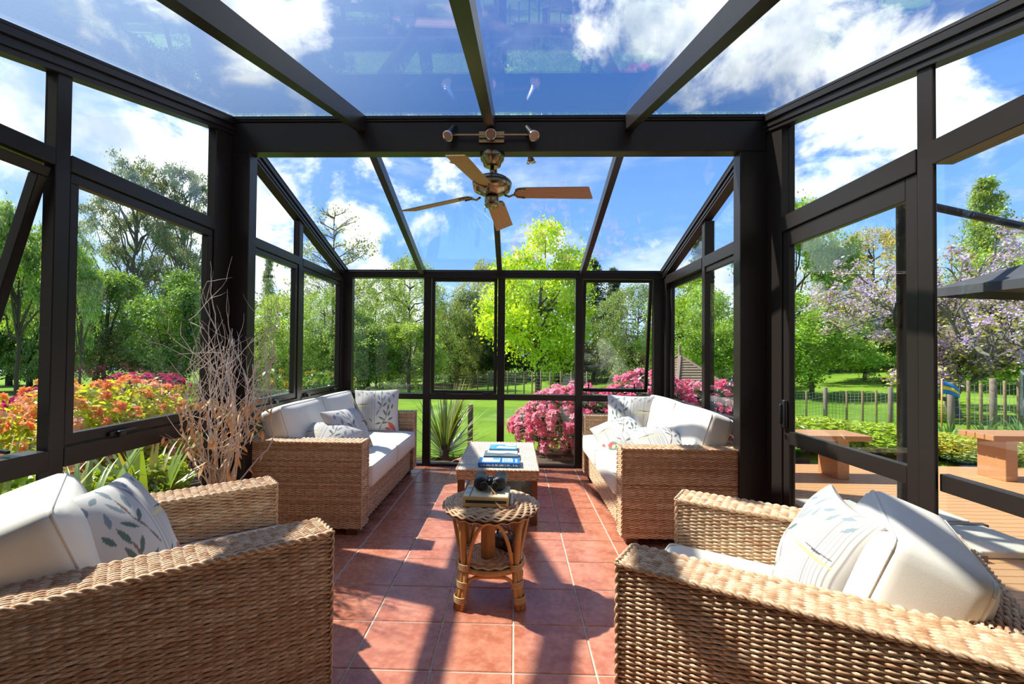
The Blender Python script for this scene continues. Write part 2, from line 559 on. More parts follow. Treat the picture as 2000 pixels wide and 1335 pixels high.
# ---- roof: rafters, edge rails, panes
roof = tag(empty('ceiling', (0, YF, 0)), 'pitched glass roof with dark rafters above the conservatory', 'roof', kind='structure')
def rchild(mb, name):
    o = mb.build(name, None)
    o.parent = roof
    o.matrix_parent_inverse = Matrix.Translation(-Vector(roof.location))
    return o
RX = [XL - 0.015, -1.045, -0.178, 0.738, XR + 0.015]
def sl(x, y, dz=0.0):
    return (x, y, zroof(y) + dz)
for x in RX[1:4]:
    b = MB(); b.mat('frame'); bar(b, sl(x, YR - 0.02, -0.035), sl(x, YB + 0.02, -0.035), 0.052, 0.085)
    rchild(b, 'rafter')
    b = MB(); b.mat('frame'); bar(b, sl(x, YF + 0.02, -0.035), sl(x, YH, -0.035), 0.060, 0.10)
    rchild(b, 'rafter')
for x in (XL - 0.03, XR + 0.03):
    sgn = 1 if x < 0 else -1
    for (ya, yb) in ((YR - 0.02, YB + 0.03), (YF + 0.02, YH)):
        b = MB(); b.mat('frame')
        bar(b, sl(x, ya, -0.055), sl(x, yb, -0.055), 0.075, 0.085)
        bar(b, sl(x + sgn * 0.042, ya, -0.020), sl(x + sgn * 0.042, yb, -0.020), 0.022, 0.030)
        bar(b, sl(x + sgn * 0.040, ya, -0.068), sl(x + sgn * 0.040, yb, -0.068), 0.014, 0.018)
        bar(b, sl(x + sgn * 0.036, ya, -0.098), sl(x + sgn * 0.036, yb, -0.098), 0.016, 0.014)
        rchild(b, 'edge_rail')
        b = MB(); b.mat('rubber')
        bar(b, sl(x + sgn * 0.046, ya, 0.004), sl(x + sgn * 0.046, yb, 0.004), 0.020, 0.012)
        rchild(b, 'gasket')
b = MB(); b.mat('frame'); b.bbox(XL - 0.02, XR + 0.02, YF - 0.012, YF + 0.10, 2.801, 2.822, 0.003); rchild(b, 'ridge_rail')
b = MB(); b.mat('rubber'); b.box(XL, XR, YF - 0.02, YF - 0.006, 2.812, 2.832); rchild(b, 'gasket')
for k in range(4):
    for (ya, yb) in ((YR - 0.03, YB + 0.05), (YF + 0.01, YH)):
        b = MB(); b.mat('glass')
        xm = (RX[k] + RX[k + 1]) / 2
        bar(b, sl(xm, ya, 0.014), sl(xm, yb, 0.014), RX[k + 1] - RX[k] - 0.006, 0.006)
        rchild(b, 'pane')

# ---- generic wall members
def wall_root(name, label):
    return tag(empty(name), label, 'glass wall', kind='structure')
def lx(par, mat, name, y0, y1, z0, z1, side, din=0.0, dout=0.075, bev=0.003):
    """member of a side wall: side -1 left, +1 right; from inner face (din proud) outward dout"""
    X = XL if side < 0 else XR
    a, b_ = (X - dout, X + din) if side < 0 else (X - din, X + dout)
    return box(name, mat, par, a, b_, y0, y1, z0, z1, bev)
def pane_x(par, y0, y1, z0, z1, side, off=0.045, tops=None):
    X = (XL - off) if side < 0 else (XR + off)
    b = MB(); b.mat('glass')
    if tops is None:
        b.box(X - 0.003, X + 0.003, y0, y1, z0, z1)
    else:
        za, zb = tops
        p = [(X + dx, yy, zz) for dx in (-0.003, 0.003) for (yy, zz) in ((y0, z0), (y1, z0), (y1, zb), (y0, za))]
        b.add(p, [(0, 3, 2, 1), (4, 5, 6, 7), (0, 1, 5, 4), (1, 2, 6, 5), (2, 3, 7, 6), (3, 0, 4, 7)])
    return b.build('pane', par)

# ---- left wall
WL = wall_root('wall_left', 'left glazed wall of the conservatory in dark bronze framing')
for (y0, y1) in ((0.008, 0.075), (1.035, 1.20), (1.296, 1.345), (2.195, 2.268), (3.215, 3.375), (-0.95, -0.87)):
    lx(WL, 'frame', 'post', y0, y1, 0.0, zroof((y0 + y1) / 2) - 0.10, -1, 0.0, 0.055)
for (y0, y1) in ((-0.87, 0.008), (0.075, 1.035), (1.345, 2.195), (2.268, 3.215)):
    lx(WL, 'frame', 'transom', y0, y1, TR0, TR1, -1, 0.002, 0.08)
    lx(WL, 'frame', 'sill_rail', y0, y1, 0.762, 0.845, -1, 0.004, 0.09)
    lx(WL, 'frame', 'bottom_rail', y0, y1, 0.0, 0.05, -1, 0.0, 0.08)
    pane_x(WL, y0, y1, 0.05, 0.762, -1)
    pane_x(WL, y0, y1, TR1, TR1 + 0.1, -1, tops=(zroof(y0) - 0.09, zroof(y1) - 0.09))

def latch(name, par, loc, rz):
    b = MB(); b.mat('black_plastic')
    b.bbox(-0.055, 0.055, -0.008, 0.004, -0.010, 0.010, 0.003)
    b.bbox(-0.02, 0.02, -0.026, -0.006, -0.020, 0.012, 0.004)
    b.bbox(0.01, 0.085, -0.024, -0.012, 0.0, 0.012, 0.003)
    return b.build(name, par, loc=loc, rot=(0, 0, rz))
def sash_window_x(name, label, y0, y1, z0, z1, side, open_deg=0.0, latches=(0.5,), sw=0.042):
    """top hung sash in a side wall; origin at its hinge"""
    X = XL - 0.03 if side < 0 else XR + 0.03
    root = tag(empty(name, (X, y0, z1)), label, 'window', kind='structure')
    H, W = z1 - z0, y1 - y0
    root.rotation_euler = (0, side * -rad(open_deg), 0)
    for (nm, a, b_, c, d) in (('sash_rail', 0, W, -sw, 0), ('sash_rail', 0, W, -H, -H + sw + 0.006), ('sash_stile', 0, sw, -H + sw, -sw), ('sash_stile', W - sw, W, -H + sw, -sw)):
        box(nm, 'frame', root, -0.022, 0.022, a, b_, c, d, 0.003)
    bb = MB(); bb.mat('glass'); bb.box(-0.003, 0.003, sw - 0.01, W - sw + 0.01, -H + sw, -sw + 0.01); bb.build('pane', root)
    for t in latches:
        latch('latch', root, (-side * 0.030, W * t, -H + 0.012), -side * PI / 2)
    return root
sash_window_x('window_1', 'open outward-tilted sash at the left edge of the left glass wall', -0.86, 0.0, 0.855, 2.02, -1, 17.0, (0.6,))
sash_window_x('window_2', 'closed sash beside the dried branches in the left glass wall', 0.082, 1.028, 0.850, 2.025, -1, 0.0, (0.28,))
sash_window_x('window_3', 'closed sash of the left wall nearer the portal, behind the sofa', 1.352, 2.188, 0.850, 2.025, -1, 0.0, (0.55,))
sash_window_x('window_4', 'closed narrow-looking sash of the left wall next to the back corner', 2.275, 3.208, 0.850, 2.025, -1, 0.0, (0.12, 0.8))
# open stay of the tilted sash
b = MB(); b.mat('frame')
bar(b, (XL - 0.05, -0.10, 0.86), (XL - 0.36, -0.10, 0.90), 0.015, 0.012)
b.build('window_stay', WL)

# ---- right wall
WR = wall_root('wall_right', 'right glazed wall of the conservatory with the sliding door')
for (y0, y1) in ((-0.004, 0.070), (1.035, 1.20), (1.296, 1.345), (2.19, 2.25), (3.215, 3.375), (-0.95, -0.87)):
    lx(WR, 'frame', 'post', y0, y1, 0.0, zroof((y0 + y1) / 2) - 0.10, 1, 0.0, 0.016 if y0 < 0 < y1 else 0.085)
for (y0, y1) in ((-0.87, 0.0), (0.072, 1.035), (1.345, 2.19), (2.25, 3.215)):
    lx(WR, 'frame', 'transom', y0, y1, TR0 - 0.01, TR1 + 0.015, 1, 0.004, 0.08)
    lx(WR, 'frame', 'bottom_rail', y0, y1, 0.0, 0.03, 1, 0.0, 0.10)
    pane_x(WR, y0, y1, TR1, TR1 + 0.1, 1, tops=(zroof(y0) - 0.09, zroof(y1) - 0.09))
for (y0, y1) in ((1.345, 2.19), (2.25, 3.215)):
    lx(WR, 'frame', 'sill_rail', y0, y1, 0.665, 0.740, 1, 0.004, 0.09)
    pane_x(WR, y0, y1, 0.03, 0.665, 1)
# fixed leaf of the door, nearer the house
lx(WR, 'frame', 'mid_rail', -0.87, 0.0, 0.745, 0.812, 1, -0.02, 0.06)
pane_x(WR, -0.87, 0.0, 0.812, 2.02, 1, 0.05)
pane_x(WR, -0.87, 0.0, 0.03, 0.745, 1, 0.05)

def slider(name, label, y0, y1, z0, z1, off, sw=0.045, mid=None, top=0.0):
    X = XR + off
    root = tag(empty(name, (X, (y0 + y1) / 2, z0)), label, 'door' if 'door' in name else 'window', kind='structure')
    W, H = (y1 - y0) / 2, z1 - z0
    box('stile', 'frame', root, -0.018, 0.018, -W, -W + sw, 0, H, 0.003)
    box('stile', 'frame', root, -0.018, 0.018, W - sw, W, 0, H, 0.003)
    box('rail', 'frame', root, -0.018, 0.018, -W + sw, W - sw, H - sw - top, H, 0.003)
    box('rail', 'frame', root, -0.018, 0.018, -W + sw, W - sw, 0, sw, 0.003)
    if mid:
        box('rail', 'frame', root, -0.018, 0.018, -W + sw, W - sw, mid[0], mid[1], 0.003)
        for (a, c) in ((sw, mid[0]), (mid[1], H - sw - top)):
            bb = MB(); bb.mat('glass'); bb.box(-0.003, 0.003, -W + sw, W - sw, a, c); bb.build('pane', root)
    else:
        bb = MB(); bb.mat('glass'); bb.box(-0.003, 0.003, -W + sw, W - sw, sw, H - sw - top); bb.build('pane', root)
    return root
d1 = slider('door_1', 'sliding glass door with black handle in the right wall', 0.078, 1.033, 0.032, 2.018, 0.028, 0.060, (0.700, 0.778), 0.035)
b = MB(); b.mat('black_plastic')
b.bbox(-0.045, -0.018, -0.022, 0.022, -0.085, 0.085, 0.008, None, 2)
b.bbox(-0.060, -0.040, -0.008, 0.012, -0.06, 0.06, 0.006, None, 2)
b.build('handle', d1, loc=(0, 0.445, 0.88))
b = MB(); b.mat('chrome'); b.bbox(-0.024, -0.016, -0.015, 0.015, -0.015, 0.015, 0.002); b.build('lock_plate', d1, loc=(0, 0.437, 0.745))
slider('window_5', 'sliding pane of the right wall nearer the portal, beside the sofa', 1.36, 2.26, 0.745, 2.018, 0.028)
slider('window_6', 'fixed sliding-window pane of the right wall next to the back corner', 2.20, 3.21, 0.745, 2.018, 0.062)

# ---- back wall
WB = wall_root('wall_back', 'back glazed wall of the conservatory facing the lawn')
XC = [-1.90, -0.982, -0.155, 0.708, 1.60]
def by(par, mat, name, x0, x1, z0, z1, din=0.0, dout=0.08, bev=0.003):
    return box(name, mat, par, x0, x1, YB - din, YB + dout, z0, z1, bev)
for (x0, x1) in ((XL - 0.03, -1.832), (-1.024, -0.942), (-0.196, -0.116), (0.668, 0.748), (1.526, XR + 0.04)):
    by(WB, 'frame', 'mullion', x0, x1, 0.0, 2.095)
by(WB, 'frame', 'eave_rail', XL - 0.06, XR + 0.06, 2.093, 2.165, 0.012, 0.10)
by(WB, 'frame', 'eave_cap', XL - 0.06, XR + 0.06, 2.165, 2.185, -0.01, 0.08)
bays = ((-1.832, -1.024), (-0.942, -0.196), (-0.116, 0.668), (0.748, 1.526))
for (x0, x1) in bays:
    by(WB, 'frame', 'sill_rail', x0, x1, 0.737, 0.800, 0.004)
    by(WB, 'frame', 'bottom_rail', x0, x1, 0.0, 0.028, 0.012)
    bb = MB(); bb.mat('glass'); bb.box(x0, x1, YB + 0.037, YB + 0.043, 0.028, 0.737); bb.build('pane', WB)
for k in (0, 2):
    x0, x1 = bays[k]
    bb = MB(); bb.mat('glass'); bb.box(x0, x1, YB + 0.037, YB + 0.043, 0.80, 2.093); bb.build('pane', WB)
def sash_window_y(name, label, x0, x1, z0, z1, open_deg, latches=(), sw=0.035, stays=()):
    root = tag(empty(name, (x0, YB + 0.035, z1)), label, 'window', kind='structure')
    H, W = z1 - z0, x1 - x0
    root.rotation_euler = (rad(open_deg), 0, 0)
    for (nm, a, b_, c, d) in (('sash_rail', 0, W, -sw, 0), ('sash_rail', 0, W, -H, -H + sw), ('sash_stile', 0, sw, -H + sw, -sw), ('sash_stile', W - sw, W, -H + sw, -sw)):
        box(nm, 'frame', root, a, b_, -0.02, 0.02, c, d, 0.003)
    bb = MB(); bb.mat('glass'); bb.box(sw - 0.008, W - sw + 0.008, -0.003, 0.003, -H + sw, -sw + 0.01); bb.build('pane', root)
    for t in latches:
        latch('latch', root, (W * t, -0.025, -H + 0.008), 0.0)
    for t in stays:
        box('stay', 'black_plastic', root, W * t - 0.006, W * t + 0.006, -0.03, -0.015, -H + 0.01, -H + 0.10)
    return root
sash_window_y('window_7', 'closed sash with two latches left of centre in the back wall', -0.936, -0.202, 0.803, 2.090, 0.0, (0.16, 0.86))
sash_window_y('window_8', 'open outward-tilted sash in the back wall at its right end', 0.754, 1.520, 0.812, 2.088, 9.0, (), 0.035, (0.12, 0.80))

# ---- house behind the viewer
HW = tag(empty('wall_house'), 'plain house wall with the wide opening behind the viewer', 'wall', kind='structure')
box('wall_panel', 'house_wall', HW, -6.0, XL - 0.09, YH - 0.15, YH - 0.001, -0.5, 4.2)
box('wall_panel', 'house_wall', HW, XR + 0.10, 6.0, YH - 0.15, YH - 0.001, -0.5, 4.2)
box('wall_panel', 'house_wall', HW, XL - 0.09, XR + 0.10, YH - 0.15, YH - 0.001, 2.30, 4.2)
box('room_back', 'house_wall', HW, XL - 0.09, XR + 0.10, -4.7, -4.6, 0.0, 2.5)
box('room_side', 'house_wall', HW, XL - 0.19, XL - 0.09, -4.6, YH - 0.151, 0.0, 2.5)
box('room_side', 'house_wall', HW, XR + 0.10, XR + 0.20, -4.6, YH - 0.151, 0.0, 2.5)
box('room_ceiling', 'house_wall', HW, XL - 0.09, XR + 0.10, -4.6, YH - 0.151, 2.40, 2.5)
box('room_floor', 'carpet', HW, XL - 0.09, XR + 0.10, -4.6, YH - 0.101, -0.1, 0.0)

# =================================================================== FURNITURE
class Weave:
    """woven strands and their core as one mesh (material 0 = wicker, 1 = core)"""
    def __init__(s):
        s.V = []; s.F = []; s.R = []; s.M = []; s.n = 0
    def _add(s, V, F, R, m):
        s.V.append(V); s.F.append(F + s.n); s.R.append(R); s.M.append(np.full(len(F), m, np.int32))
        s.n += len(V)
    def core(s, x0, x1, y0, y1, z0, z1):
        V = np.array([(x0, y0, z0), (x1, y0, z0), (x1, y1, z0), (x0, y1, z0), (x0, y0, z1), (x1, y0, z1), (x1, y1, z1), (x0, y1, z1)], float)
        F = np.array([(0, 3, 2, 1), (4, 5, 6, 7), (0, 1, 5, 4), (1, 2, 6, 5), (2, 3, 7, 6), (3, 0, 4, 7)])
        s._add(V, F, np.zeros(8), 1)
    def panel(s, o, u, v, n, U, Vv, pu=0.030, pv=0.0072, thick=0.0062, seed=0, spu=4):
        """rows of strand along u, stacked along v, bulging along n"""
        rng = np.random.default_rng(seed)
        o, u, v, n = (np.array(a, float) for a in (o, u, v, n))
        rows = max(1, int(round(Vv / pv))); pv = Vv / rows
        st = max(1, int(round(U / pu))); pu = U / st
        ns = st * spu + 1
        t = np.linspace(0, U, ns)
        ang = np.linspace(-0.10 * PI, 1.10 * PI, 4)
        ca, sa = -np.cos(ang) * 0.56, np.sin(ang)
        Vs = np.zeros((rows, ns, 4, 3)); R = np.zeros((rows, ns, 4))
        for r in range(rows):
            wave = np.sin(PI * t / pu + (r % 2) * PI)
            h = thick * (0.25 + 0.55 * wave) + rng.normal(0, 0.0005, ns)
            wid = pv * (1.02 + 0.16 * wave) * rng.uniform(0.9, 1.1)
            cv = (r + 0.5) * pv + rng.normal(0, pv * 0.05, ns) + (rng.uniform(-.1, .1) + 0.12 * np.cos(PI * t / pu + (r % 2) * PI)) * pv
            base = o[None] + t[:, None] * u[None] + cv[:, None] * v[None]
            for k in range(4):
                Vs[r, :, k] = base + (wid * ca[k])[:, None] * v[None] + (h + thick * 0.75 * sa[k])[:, None] * n[None]
            c = rng.uniform(0.15, 0.95)
            seg = np.repeat(rng.uniform(-0.22, 0.22, st + 1), spu)[:ns]
            R[r] = np.clip(c + seg, 0, 1)[:, None]
        idx = np.arange(rows * ns * 4).reshape(rows, ns, 4)
        F = np.stack([idx[:, :-1, :-1], idx[:, 1:, :-1], idx[:, 1:, 1:], idx[:, :-1, 1:]], -1).reshape(-1, 4)
        if np.dot(np.cross(u, v), n) < 0:
            F = F[:, ::-1]
        s._add(Vs.reshape(-1, 3), F, R.ravel(), 0)
    def braid(s, a, b, r=0.009, pitch=0.030, seed=1):
        """twisted edge strand"""
        rng = np.random.default_rng(seed)
        a, b = np.array(a, float), np.array(b, float)
        d = b - a; L = np.linalg.norm(d); d /= L
        e = np.array([0, 0, 1.0]) if abs(d[2]) < 0.8 else np.array([1.0, 0, 0])
        p = np.cross(d, e); p /= np.linalg.norm(p); q = np.cross(d, p)
        ns = max(3, int(L / pitch * 5))
        t = np.linspace(0, L, ns)
        for ph in (0, PI):
            c = a + t[:, None] * d + (np.cos(2 * PI * t / pitch / 2 + ph) * r * 0.55)[:, None] * p + (np.sin(2 * PI * t / pitch / 2 + ph) * r * 0.55)[:, None] * q
            an = np.linspace(0, 2 * PI, 7)[:-1]
            V = c[:, None] + (np.cos(an)[None, :, None] * p + np.sin(an)[None, :, None] * q) * r * 0.62
            idx = np.arange(ns * 6).reshape(ns, 6)
            F = np.stack([idx[:-1], np.roll(idx, -1, 1)[:-1], np.roll(idx, -1, 1)[1:], idx[1:]], -1).reshape(-1, 4)
            R = np.clip(np.repeat(rng.uniform(0.3, 1.0, ns), 6), 0, 1)
            s._add(V.reshape(-1, 3), F, R, 0)
    def disc(s, r0, r1, z, n=(0, 0, 1), pv=0.012, thick=0.006, seed=0, c=(0, 0), zedge=None):
        """rings of strand around the z axis; z may fall to zedge at the rim"""
        rng = np.random.default_rng(seed)
        rows = int(round((r1 - r0) / pv))
        ang5 = np.linspace(-0.1 * PI, 1.1 * PI, 5)
        for r in range(rows):
            R0 = r0 + (r + 0.5) * pv
            st = max(8, int(round(2 * PI * R0 / 0.030 / 2)) * 2)
            ns = st * 4
            th = np.linspace(0, 2 * PI, ns, endpoint=False)
            wave = np.sin(st / 2 * th + (r % 2) * PI)
            f = (r + 0.5) / rows
            zz = z if zedge is None else z + (zedge - z) * max(0, (f - 0.72) / 0.28) ** 2
            h = thick * (0.3 + 0.55 * wave)
            V = np.zeros((ns, 5, 3))
            for k in range(5):
                rr = R0 + pv * 0.56 * -np.cos(ang5[k])
                V[:, k, 0] = c[0] + rr * np.cos(th); V[:, k, 1] = c[1] + rr * np.sin(th)
                V[:, k, 2] = zz + (h + thick * 0.75 * np.sin(ang5[k])) * n[2]
            idx = np.arange(ns * 5).reshape(ns, 5); nx = np.roll(idx, -1, 0)
            F = np.stack([idx[:, :-1], nx[:, :-1], nx[:, 1:], idx[:, 1:]], -1).reshape(-1, 4)
            if n[2] > 0:
                F = F[:, ::-1]
            s._add(V.reshape(-1, 3), F, np.clip(rng.uniform(.1, .95) + np.repeat(np.repeat(rng.uniform(-.2, .2, st), 4), 5), 0, 1), 0)
    def mesh(s, name, mat='wicker'):
        V = np.concatenate(s.V); F = np.concatenate(s.F)
        me = fast_mesh(name, V, F, np.concatenate(s.R), None, True)
        me.materials.append(MATS[mat]); me.materials.append(MATS['wicker_core'])
        me.polygons.foreach_set('material_index', np.concatenate(s.M))
        me.update()
        return me

def wicker_seat(name, L, D, H=0.64, A=0.15, HB=0.645):
    """low square wicker seat facing +x, arms at +-y, returns its root at the origin"""
    root = empty(name)
    g = 0.008
    z0 = 0.055
    X0, X1 = -D / 2, D / 2
    w = Weave()
    w.core(X0 + g, X1 - g, -A / 2 + g, A / 2 - g, z0, H - g)
    for sgn in (-1, 1):
        w.panel((X0, sgn * (A / 2 - g), z0), (1, 0, 0), (0, 0, 1), (0, sgn, 0), D, H - z0 - 0.004, seed=3 + sgn)
    w.panel((X0, -A / 2, H - g), (1, 0, 0), (0, 1, 0), (0, 0, 1), D, A, seed=8)
    for sgn in (-1, 1):
        w.panel((sgn * (D / 2 - g), -A / 2, z0), (0, 1, 0), (0, 0, 1), (sgn, 0, 0), A, H - z0 - 0.004, seed=12 + sgn)
        w.braid((X0, sgn * A / 2 * 0.97, H - 0.006), (X1, sgn * A / 2 * 0.97, H - 0.006), seed=20 + sgn)
        w.braid((X1 - 0.003, sgn * A / 2 * 0.96, z0), (X1 - 0.003, sgn * A / 2 * 0.96, H), 0.007, seed=25 + sgn)
    w.braid((X1 - 0.003, -A / 2, H - 0.005), (X1 - 0.003, A / 2, H - 0.005), seed=28)
    am = w.mesh('arm')
    for sgn in (-1, 1):
        link('arm', am, root, (0, sgn * (L / 2 - A / 2), 0), (0, 0, 0))
    W = L - 2 * A
    w = Weave()
    w.core(X0 + g, X0 + 0.13 - g, -W / 2, W / 2, z0, HB - g)
    w.panel((X0 + g, -W / 2, z0), (0, 1, 0), (0, 0, 1), (-1, 0, 0), W, HB - z0 - .004, seed=31)
    w.panel((X0 + 0.13 - g, -W / 2, 0.28), (0, 1, 0), (0, 0, 1), (1, 0, 0), W, HB - 0.284, seed=33)
    w.panel((X0, -W / 2, HB - g), (0, 1, 0), (1, 0, 0), (0, 0, 1), W, 0.13, seed=35)
    w.braid((X0 + 0.126, -W / 2, HB - 0.006), (X0 + 0.126, W / 2, HB - 0.006), seed=36)
    w.braid((X0 + 0.004, -W / 2, HB - 0.006), (X0 + 0.004, W / 2, HB - 0.006), seed=37)
    link('backrest', w.mesh('backrest'), root)
    w = Weave()
    w.core(X0 + 0.13, X1 - 0.03 - g, -W / 2, W / 2, z0, 0.29)
    w.panel((X1 - 0.03 - g, -W / 2, z0), (0, 1, 0), (0, 0, 1), (1, 0, 0), W, 0.235, seed=41)
    w.braid((X1 - 0.03, -W / 2, 0.287), (X1 - 0.03, W / 2, 0.287), seed=42)
    link('seat_base', w.mesh('seat_base'), root)
    lb = MB(); lb.mat('dark_wood'); lb.bbox(-0.04, 0.04, -0.04, 0.04, 0.0, z0 + 0.01, 0.004)
    lm = lb.mesh('leg')
    for sx in (-1, 1):
        for sy in (-1, 1):
            link('leg', lm, root, (sx * (D / 2 - 0.08), sy * (L / 2 - 0.08), 0))
    return root

def place(o, x, y, rz, z=0.0):
    o.location = (x, y, z); o.rotation_euler = (0, 0, rz)
    return o

SOFA_L, SOFA_D = 1.75, 0.84
s1 = wicker_seat('wicker_sofa', SOFA_L, SOFA_D, 0.645, 0.14)
s2 = copy_tree(s1)
P_S1, P_S2 = (-1.455, 2.165), (1.125, 2.10)
place(s1, *P_S1, 0.0); place(s2, *P_S2, PI)
tag(s1, 'wicker two-seat sofa along the left glass wall', 'sofa', 'wicker sofas')
tag(s2, 'wicker two-seat sofa along the right glass wall', 'sofa', 'wicker sofas')
CH_L, CH_D = 0.90, 0.93
a1 = wicker_seat('wicker_armchair', CH_L, CH_D, 0.64, 0.16, 0.645)
a2 = copy_tree(a1)
P_A1, R_A1 = (-1.276, -0.213), rad(41)
P_A2, R_A2 = (0.9395, -0.302), rad(148)
place(a1, *P_A1, R_A1); place(a2, *P_A2, R_A2)
tag(a1, 'wicker armchair in the lower left corner, facing the lawn', 'armchair', 'wicker armchairs')
tag(a2, 'wicker armchair in the lower right corner with sunlit arm', 'armchair', 'wicker armchairs')

# ---- cushions
def cushion_mesh(a, b, c, r=0.03, bulge=0.03, side=0.012, n=14, seed=0, sag=0.0):
    """puffed box cushion, full sizes a b c along x y z"""
    rng = np.random.default_rng(seed)
    bm = bmesh.new()
    bmesh.ops.create_cube(bm, size=2)
    bmesh.ops.subdivide_edges(bm, edges=list(bm.edges), cuts=n, use_grid_fill=True)
    ph = rng.uniform(0, 6, 6)
    for v in bm.verts:
        u, w, t = v.co
        h = Vector((a / 2, b / 2, c / 2))
        p = Vector((u * h.x, w * h.y, t * h.z))
        q = Vector([max(-(h[i] - r), min(h[i] - r, p[i])) for i in range(3)])
        d = p - q
        if d.length > 1e-6:
            p = q + d.normalized() * min(r, d.length)
        fz = (1 - u ** 4) * (1 - w ** 4)
        wr = 1 + 0.10 * math.sin(4 * u + ph[0]) * math.sin(3 * w + ph[1]) + 0.05 * math.sin(9 * u + 5 * w + ph[2])
        p.z += t * bulge * fz * wr - sag * (1 - w * w) * (1 - u * u)
        p.x += u * side * (1 - w * w) * (1 - t ** 2)
        p.y += w * side * (1 - u * u) * (1 - t ** 2)
        v.co = p
    me = bpy.data.meshes.new('cushion')
    bm.to_mesh(me); bm.free()
    me.polygons.foreach_set('use_smooth', [True] * len(me.polygons))
    me.materials.append(MATS['cushion_cloth'])
    return me
def piping_mesh(a, b, c, r=0.03):
    mb = MB(); mb.mat('cushion_cloth')
    rr = r * 0.75
    for sg in (-1, 1):
        pts = []
        ins = 0.29 * r
        for (cx, cy, a0) in ((a / 2 - r, b / 2 - r, 0), (-a / 2 + r, b / 2 - r, 90), (-a / 2 + r, -b / 2 + r, 180), (a / 2 - r, -b / 2 + r, 270)):
            for k in range(5):
                an = rad(a0 + 22.5 * k)
                pts.append((cx + (r - ins) * math.cos(an), cy + (r - ins) * math.sin(an), sg * (c / 2 - ins)))
        pts.append(pts[0])
        dense = []
        for i in range(len(pts) - 1):
            p, q = Vector(pts[i]), Vector(pts[i + 1])
            k = max(1, int((q - p).length / 0.06))
            dense += [p.lerp(q, j / k) for j in range(k)]
        dense.append(Vector(pts[-1]))
        mb.tube(dense, 0.0055, 6, cap=False)
    return mb.mesh('piping')
def frame_matrix(loc, xaxis, zaxis):
    z = Vector(zaxis).normalized(); x = Vector(xaxis); x = (x - z * x.dot(z)).normalized(); y = z.cross(x)
    m = Matrix((x, y, z)).transposed().to_4x4(); m.translation = Vector(loc)
    return m
def cushion(name, label, group, a, b, c, M, **kw):
    r = kw.get('r', 0.03)
    o = link(name, cushion_mesh(a, b, c, **kw))
    link('piping', piping_mesh(a, b, c, r), o)
    o.matrix_world = M
    tag(o, label, 'cushion', group)
    return o
def L2W(P, rz, p):
    c, s_ = math.cos(rz), math.sin(rz)
    return (P[0] + c * p[0] - s_ * p[1], P[1] + s_ * p[0] + c * p[1], p[2])
def D2W(rz, d):
    c, s_ = math.cos(rz), math.sin(rz)
    return Vector((c * d[0] - s_ * d[1], s_ * d[0] + c * d[1], d[2]))

def seat_set(P, rz, L, D, A, names, n, tilt=16, back_h=0.44, back_t=0.17, back_x=0.02, back_z=0.462):
    W = (L - 2 * A) / n
    for k in range(n):
        y = -L / 2 + A + W * (k + 0.5)
        cushion('seat_cushion', names[k][0], 'white seat cushions', D - 0.10, W - 0.004, 0.155,
                frame_matrix(L2W(P, rz, (0.075, y, 0.375)), D2W(rz, (1, 0, 0)), (0, 0, 1)), bulge=0.022, seed=k + 3)
        t = rad(tilt)
        nz = (math.cos(t), 0, math.sin(t))              # face of the back cushion looks forward and up
        upv = (-math.sin(t), 0, math.cos(t))
        cx = -D / 2 + 0.13 + back_t / 2 + back_x
        M = frame_matrix(L2W(P, rz, (cx + upv[0] * back_h / 2, y, back_z + upv[2] * back_h / 2)), D2W(rz, (0, 1, 0)), D2W(rz, nz))
        cushion('back_cushion', names[k][1], 'white back cushions', W - 0.015, back_h, back_t, M, bulge=0.035, r=0.035, seed=k + 11)
seat_set(P_S1, 0.0, SOFA_L, SOFA_D, 0.14, [
    ('white seat cushion of the left sofa, nearer the portal', 'white back cushion of the left sofa, nearer the portal'),
    ('white seat cushion of the left sofa, nearer the back wall', 'white back cushion of the left sofa, nearer the back wall')], 2, 18, 0.40)
seat_set(P_S2, PI, SOFA_L, SOFA_D, 0.14, [
    ('white seat cushion of the right sofa, nearer the back wall', 'white back cushion of the right sofa, nearer the back wall'),
    ('white seat cushion of the right sofa, nearer the portal', 'white back cushion of the right sofa, nearer the portal')], 2, 18, 0.40)
seat_set(P_A1, R_A1, CH_L, CH_D, 0.16, [('white seat cushion of the left armchair', 'thick white back cushion of the left armchair')], 1, 20, 0.39, 0.215, 0.0, 0.42)
seat_set(P_A2, R_A2, CH_L, CH_D, 0.16, [('white seat cushion of the right armchair', 'thick white back cushion of the right armchair')], 1, 20, 0.38, 0.215, 0.055, 0.415)

